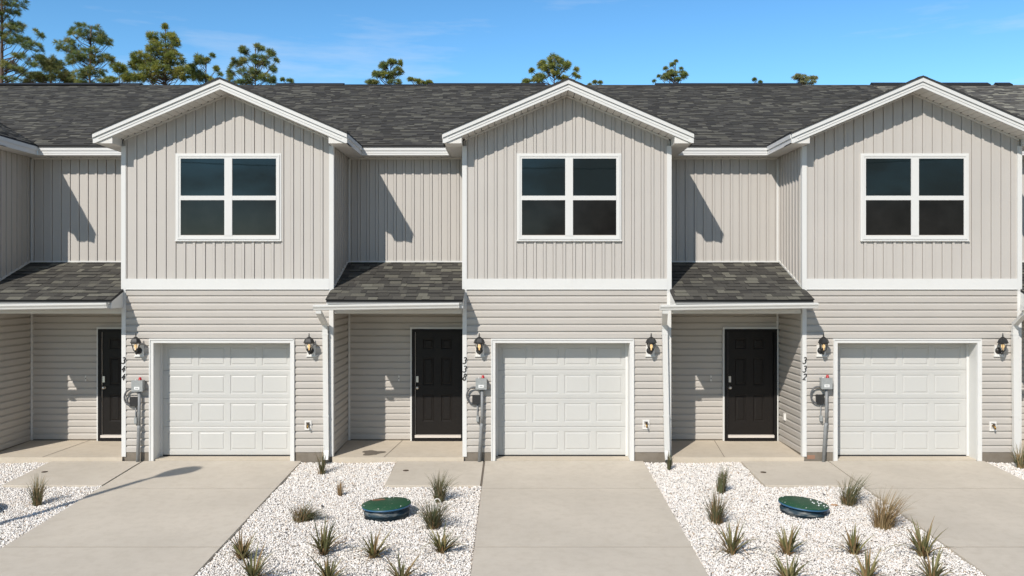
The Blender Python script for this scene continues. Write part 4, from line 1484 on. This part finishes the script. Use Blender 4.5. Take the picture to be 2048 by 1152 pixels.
# ------------------------------------------------------------------ street lamp whose shadow crosses the left driveway
bx, by = -9.12, -6.95
t = empty("street_lamp", (bx, by, gz(by)), "grey street lamp beyond the left edge, its shadow lying across the left driveway", "street lamp")
zt = 5.1
MB().tube([(bx, by, gz(by) - .2), (bx, by, zt)], [.075, .055], 12).build("post", "pole_grey", t, True)
MB().tube([(bx, by, zt - .05), (bx + .06, by + .08, zt + .06), (bx + .16, by + .22, zt + .09)], .04, 10).build("arm", "pole_grey", t, True)
mb = MB()
mb.lathe([(.02, -.48), (.12, -.42), (.20, -.25), (.22, -.05), (.17, .18), (.09, .34), (.05, .42)], (0, 0, 0), 14)
head = Matrix.Translation((bx + .34, by + .42, zt + .11)) @ Matrix.Rotation(R(-38), 4, 'Z') @ Matrix.Rotation(R(90), 4, 'X') @ Matrix.Scale(.42, 4, (0, 1, 0))
mb.v = [tuple(head @ Vector(p)) for p in mb.v]
mb.build("lamp_head", "pole_grey", t, True)

# ------------------------------------------------------------------ pines behind the houses
GREEN = [(.245, .300, .095), (.185, .250, .090), (.315, .345, .110), (.215, .270, .115), (.375, .360, .125)]
YGREEN = [(.385, .390, .080), (.315, .340, .078), (.450, .420, .105), (.245, .290, .080)]
BROWNISH = [(.10, .070, .035), (.075, .055, .03)]
def tuft(mb, c, rad, dirv, cols, r, n):
    col0 = r.choice(cols)
    for i in range(n):
        d = Vector((r.gauss(0, 1), r.gauss(0, 1), r.gauss(0, 1))).normalized() + dirv * .75
        d.normalize()
        ln = rad * r.uniform(.7, 1.15)
        a = c + d * ln * .06
        tip = c + d * ln + Vector((0, 0, -.12 * ln))
        sd = d.cross(Vector((r.gauss(0, 1), r.gauss(0, 1), r.gauss(0, 1)))).normalized() * rad * .025
        k = r.uniform(.75, 1.25)
        col = r.choice(BROWNISH) if r.random() < .06 else tuple(q * k for q in col0)
        mb.quad([a - sd * .5, a + sd * .5, c + d * ln * .6 + sd, tip, c + d * ln * .6 - sd], 0, col)

def pine(tx, d, top, blobs, label, seed, cols=GREEN, tr=.16, dens=1.0, lean=0.0, trad=11.0, ground=0.0):
    """tx: trunk position, top: crown top, blobs: (x, y, rx, ry) crown masses as measured, all at distance d"""
    r = random.Random(seed)
    s = d / 1760.0
    y0 = d - D0
    P = lambda a, b, c=0.0: Vector(((a - 1027) * s, y0 + c, H + (565 - b) * s))
    base = P(tx, 0); base.z = ground
    t = empty("pine_tree", base, label, "pine tree", "pine trees behind the houses")
    topv = P(tx + lean, top + 6)
    trunk = [base + (topv - base) * f + Vector((r.uniform(-.06, .06), r.uniform(-.06, .06), 0)) * (0 if f == 0 else 1) for f in (0, .2, .4, .6, .75, .88, 1.0)]
    MB().tube(trunk, [tr * (1 - .86 * f) for f in (0, .2, .4, .6, .75, .88, 1.0)], 8).build("trunk", "bark", t, True)
    def on_trunk(z):
        for a, b in zip(trunk, trunk[1:]):
            if a.z <= z <= b.z:
                return a.lerp(b, (z - a.z) / (b.z - a.z))
        return trunk[-1]
    cr, lm = MB(), MB()
    tufts = []
    for (bx_, by_, rx, ry) in blobs:
        n = max(1, int(dens * 11.0 * (rx * ry) / (trad * trad)))
        for i in range(n):
            for _ in range(20):
                a, b, c = r.uniform(-1, 1), r.uniform(-1, 1), r.uniform(-1, 1)
                q = a * a + b * b + c * c
                if q < 1 and (n < 3 or q > .12):
                    break
            tufts.append(P(bx_ + a * (rx - trad * .55 if rx > trad else 0), by_ + b * (ry - trad * .55 if ry > trad else 0), c * (rx if rx > trad else 2) * s))
    for k, c in enumerate(tufts):
        hx = math.hypot(c.x - topv.x, c.y - topv.y)
        st_ = on_trunk(max(trunk[3].z, min(c.z - .25 - hx * r.uniform(.35, .75), topv.z - .1)))
        out = c - st_
        dirv = (out.normalized() + Vector((0, 0, .9))).normalized()
        rad = trad * s * r.uniform(.62, 1.02)
        tuft(cr, c, rad, dirv, cols, r, 70)
        if k % 4 == 0:
            mid = st_.lerp(c, .5) + Vector((r.uniform(-.1, .1), r.uniform(-.1, .1), -.12 * out.length + r.uniform(-.05, .05)))
            lm.tube([st_, mid, c], [max(.014, .020 * min(out.length, 2)), .017, .009], 5, 0, False)
    cr.build("crown", "needle", t, attr="tint")
    lm.build("limbs", "bark", t)

pine(4, 46, -70, [(5, 0, 45, 40), (0, 50, 40, 30), (38, 55, 14, 16), (80, 72, 12, 12), (70, 62, 8, 8), (25, 80, 26, 18), (66, 95, 24, 16), (45, 115, 26, 12), (20, 160, 22, 9), (10, 130, 24, 16), (34, 28, 10, 10), (80, 115, 14, 10), (55, 80, 12, 9), (30, 140, 24, 10), (60, 130, 18, 9)],
     "tallest pine cut by the left edge and top of the photo, with bare limbs", 101, GREEN, .24, .62, 0, 12)
pine(180, 52, 45, [(175, 66, 38, 22), (135, 92, 28, 20), (205, 82, 22, 20), (180, 110, 34, 22), (150, 118, 24, 18), (212, 118, 18, 14), (190, 145, 26, 16), (160, 150, 22, 14), (165, 166, 26, 8), (205, 164, 20, 9)],
     "round-topped pine second from the left behind the roofs", 102, GREEN, .20, .70)
pine(100, 58, 108, [(100, 128, 30, 20), (75, 155, 28, 16), (118, 152, 32, 20), (55, 165, 16, 8), (140, 162, 18, 10)],
     "low bushy dark pine between the tallest and the round-topped pine", 103, [(.160, .185, .065), (.185, .210, .072), (.230, .225, .080)], .15, 1.25)
pine(240, 60, 122, [(238, 138, 20, 15), (225, 160, 18, 10), (255, 156, 20, 14)], "low yellow-green pine left of the conical one", 104, YGREEN, .13, 1.2)
pine(332, 54, 42, [(330, 55, 9, 12), (338, 75, 22, 14), (308, 74, 16, 14), (352, 88, 14, 14), (322, 100, 34, 22), (290, 118, 32, 20), (345, 120, 30, 20), (275, 130, 20, 18), (318, 142, 44, 22), (365, 148, 28, 20), (290, 158, 34, 12)],
     "conical yellow-green pine, highest above the roof of house 344", 105, YGREEN + GREEN[:1], .18, .95)
pine(412, 56, 106, [(402, 122, 18, 15), (424, 112, 8, 8), (432, 138, 10, 12), (415, 120, 8, 10), (440, 150, 8, 8), (400, 155, 26, 16), (385, 140, 14, 20), (428, 164, 16, 8)],
     "small pine directly behind the gable peak of house 344", 106, GREEN + YGREEN[:2], .14, 1.0)
pine(510, 54, 88, [(488, 102, 15, 13), (516, 98, 14, 12), (542, 108, 12, 12), (480, 125, 20, 15), (520, 122, 28, 16), (552, 122, 8, 10), (545, 138, 14, 12), (498, 150, 28, 18), (535, 158, 24, 14), (462, 150, 12, 18), (465, 132, 8, 8), (480, 165, 30, 10)],
     "full round pine just right of the gable peak of house 344", 107, GREEN, .16, .85)
pine(574, 62, 152, [(566, 160, 8, 7), (580, 162, 9, 7), (585, 169, 8, 5)], "tiny dark pine top just above the ridge right of house 344", 108, GREEN[:2], .09, 1.2, 0, 8)
pine(786, 54, 114, [(783, 124, 14, 11), (800, 128, 8, 10), (768, 134, 14, 12), (795, 145, 16, 12), (756, 150, 14, 12), (775, 152, 18, 12), (745, 166, 18, 9), (790, 166, 18, 7)],
     "leaning pine above the ridge left of the gable of house 338", 109, GREEN + YGREEN[:1], .13, 1.1, -4, 9)
pine(838, 62, 152, [(822, 160, 9, 8), (836, 163, 10, 8), (858, 166, 11, 7), (845, 168, 14, 5)], "very low pine top right of the leaning pine", 110, YGREEN + GREEN, .10, 1.2, 0, 8)
pine(1108, 54, 108, [(1108, 122, 26, 14), (1085, 132, 14, 14), (1132, 132, 14, 14), (1064, 142, 10, 10), (1152, 140, 8, 9), (1105, 142, 28, 16), (1078, 158, 20, 14), (1055, 164, 12, 10), (1125, 156, 16, 10), (1155, 155, 6, 8), (1148, 150, 8, 8)],
     "round pine directly behind the gable peak of house 338", 111, YGREEN + GREEN, .15, 1.0, 0, 10)
pine(1196, 62, 158, [(1190, 165, 8, 7), (1200, 166, 8, 7), (1180, 171, 8, 4)], "tiny pine top right of the gable peak of house 338", 112, GREEN, .09, 1.3, 0, 8)
pine(1347, 54, 116, [(1352, 123, 6, 7), (1346, 129, 9, 7), (1332, 138, 7, 8), (1362, 138, 6, 6), (1345, 148, 16, 12), (1366, 150, 11, 12), (1332, 156, 14, 10), (1318, 153, 7, 6), (1309, 163, 6, 6), (1352, 160, 14, 8)],
     "airy open pine above the ridge between houses 338 and 332", 113, GREEN, .12, .95, 4, 8)
pine(1512, 62, 152, [(1509, 160, 7, 7), (1520, 165, 7, 5)], "smallest dark pine top above the ridge left of the pale pine", 114, GREEN[:2], .08, 1.4, 0, 7)
pine(1606, 58, 142, [(1594, 153, 12, 9), (1606, 158, 16, 9), (1626, 157, 11, 8), (1610, 166, 26, 5)], "pale pine top above the ridge left of the gable of house 332", 115, [(.34, .36, .17), (.27, .30, .14), (.42, .41, .21)], .11, 1.1, 0, 8)

# ------------------------------------------------------------------ across the street, behind the camera: seen only as reflections in the glass
def broad_tree(x, y, top, rad, seed, label):
    r = random.Random(seed)
    t = empty("broadleaf_tree", (x, y, -.6), label, "tree", "trees across the street")
    MB().tube([(x, y, -.8), (x + .1, y, top * .4), (x - .05, y + .1, top * .75)], [.22, .17, .08], 8).build("trunk", "bark", t, True)
    mb = MB()
    for i in range(2600):
        d = Vector((r.gauss(0, 1), r.gauss(0, 1), r.gauss(0, 1))).normalized() * r.random() ** .4
        lump = 1 + .18 * math.sin(5 * d.x + seed) + .15 * math.cos(6 * d.z + 2 * d.y)
        c = Vector((x + d.x * rad * lump, y + d.y * rad * lump, top - rad * .95 + d.z * rad * .95 * lump))
        a = Vector((r.gauss(0, 1), r.gauss(0, 1), r.gauss(0, 1))).normalized() * .17
        b = a.cross(Vector((r.gauss(0, 1), r.gauss(0, 1), r.gauss(0, 1)))).normalized() * .12
        mb.quad([c - a, c + b, c + a, c - b], 0, tuple(q * r.uniform(.7, 1.2) for q in (.07, .09, .035)))
    mb.build("crown", "leaf", t, attr="tint")
broad_tree(3.5, -62, 8.0, 2.6, 1, "rounded tree across the street, seen only as the left dark reflection in the middle window")
broad_tree(9.2, -63, 9.6, 3.2, 2, "taller tree across the street, seen only as the right dark reflection in the middle window")
broad_tree(37.5, -62, 7.4, 2.4, 3, "small tree across the street, seen only as a reflection in the rightmost window")
t = empty("power_line", (0, -30, 0), "power line across the street, seen only as thin lines reflected in the windows", "power line")
for k, (z, yy) in enumerate(((11.0, -30), (10.75, -30.3))):
    pts = []
    for i in range(41):
        f = i / 40
        pts.append((-45 + 80 * f, yy, z + .4 - 1.3 * (1 - (2 * f - 1) ** 2) * (.9 + .25 * k) - .8 * f))
    MB().tube(pts, .022, 5).build("wire", "stone_dark", t)
for xx in (-45, 35):
    MB().tube([(xx, -30.2, -.6), (xx, -30.2, 12.0)], [.17, .12], 10).box(xx - .06, xx + .06, -31.2, -29.2, 10.9, 11.0).build("pole", "bark", t)
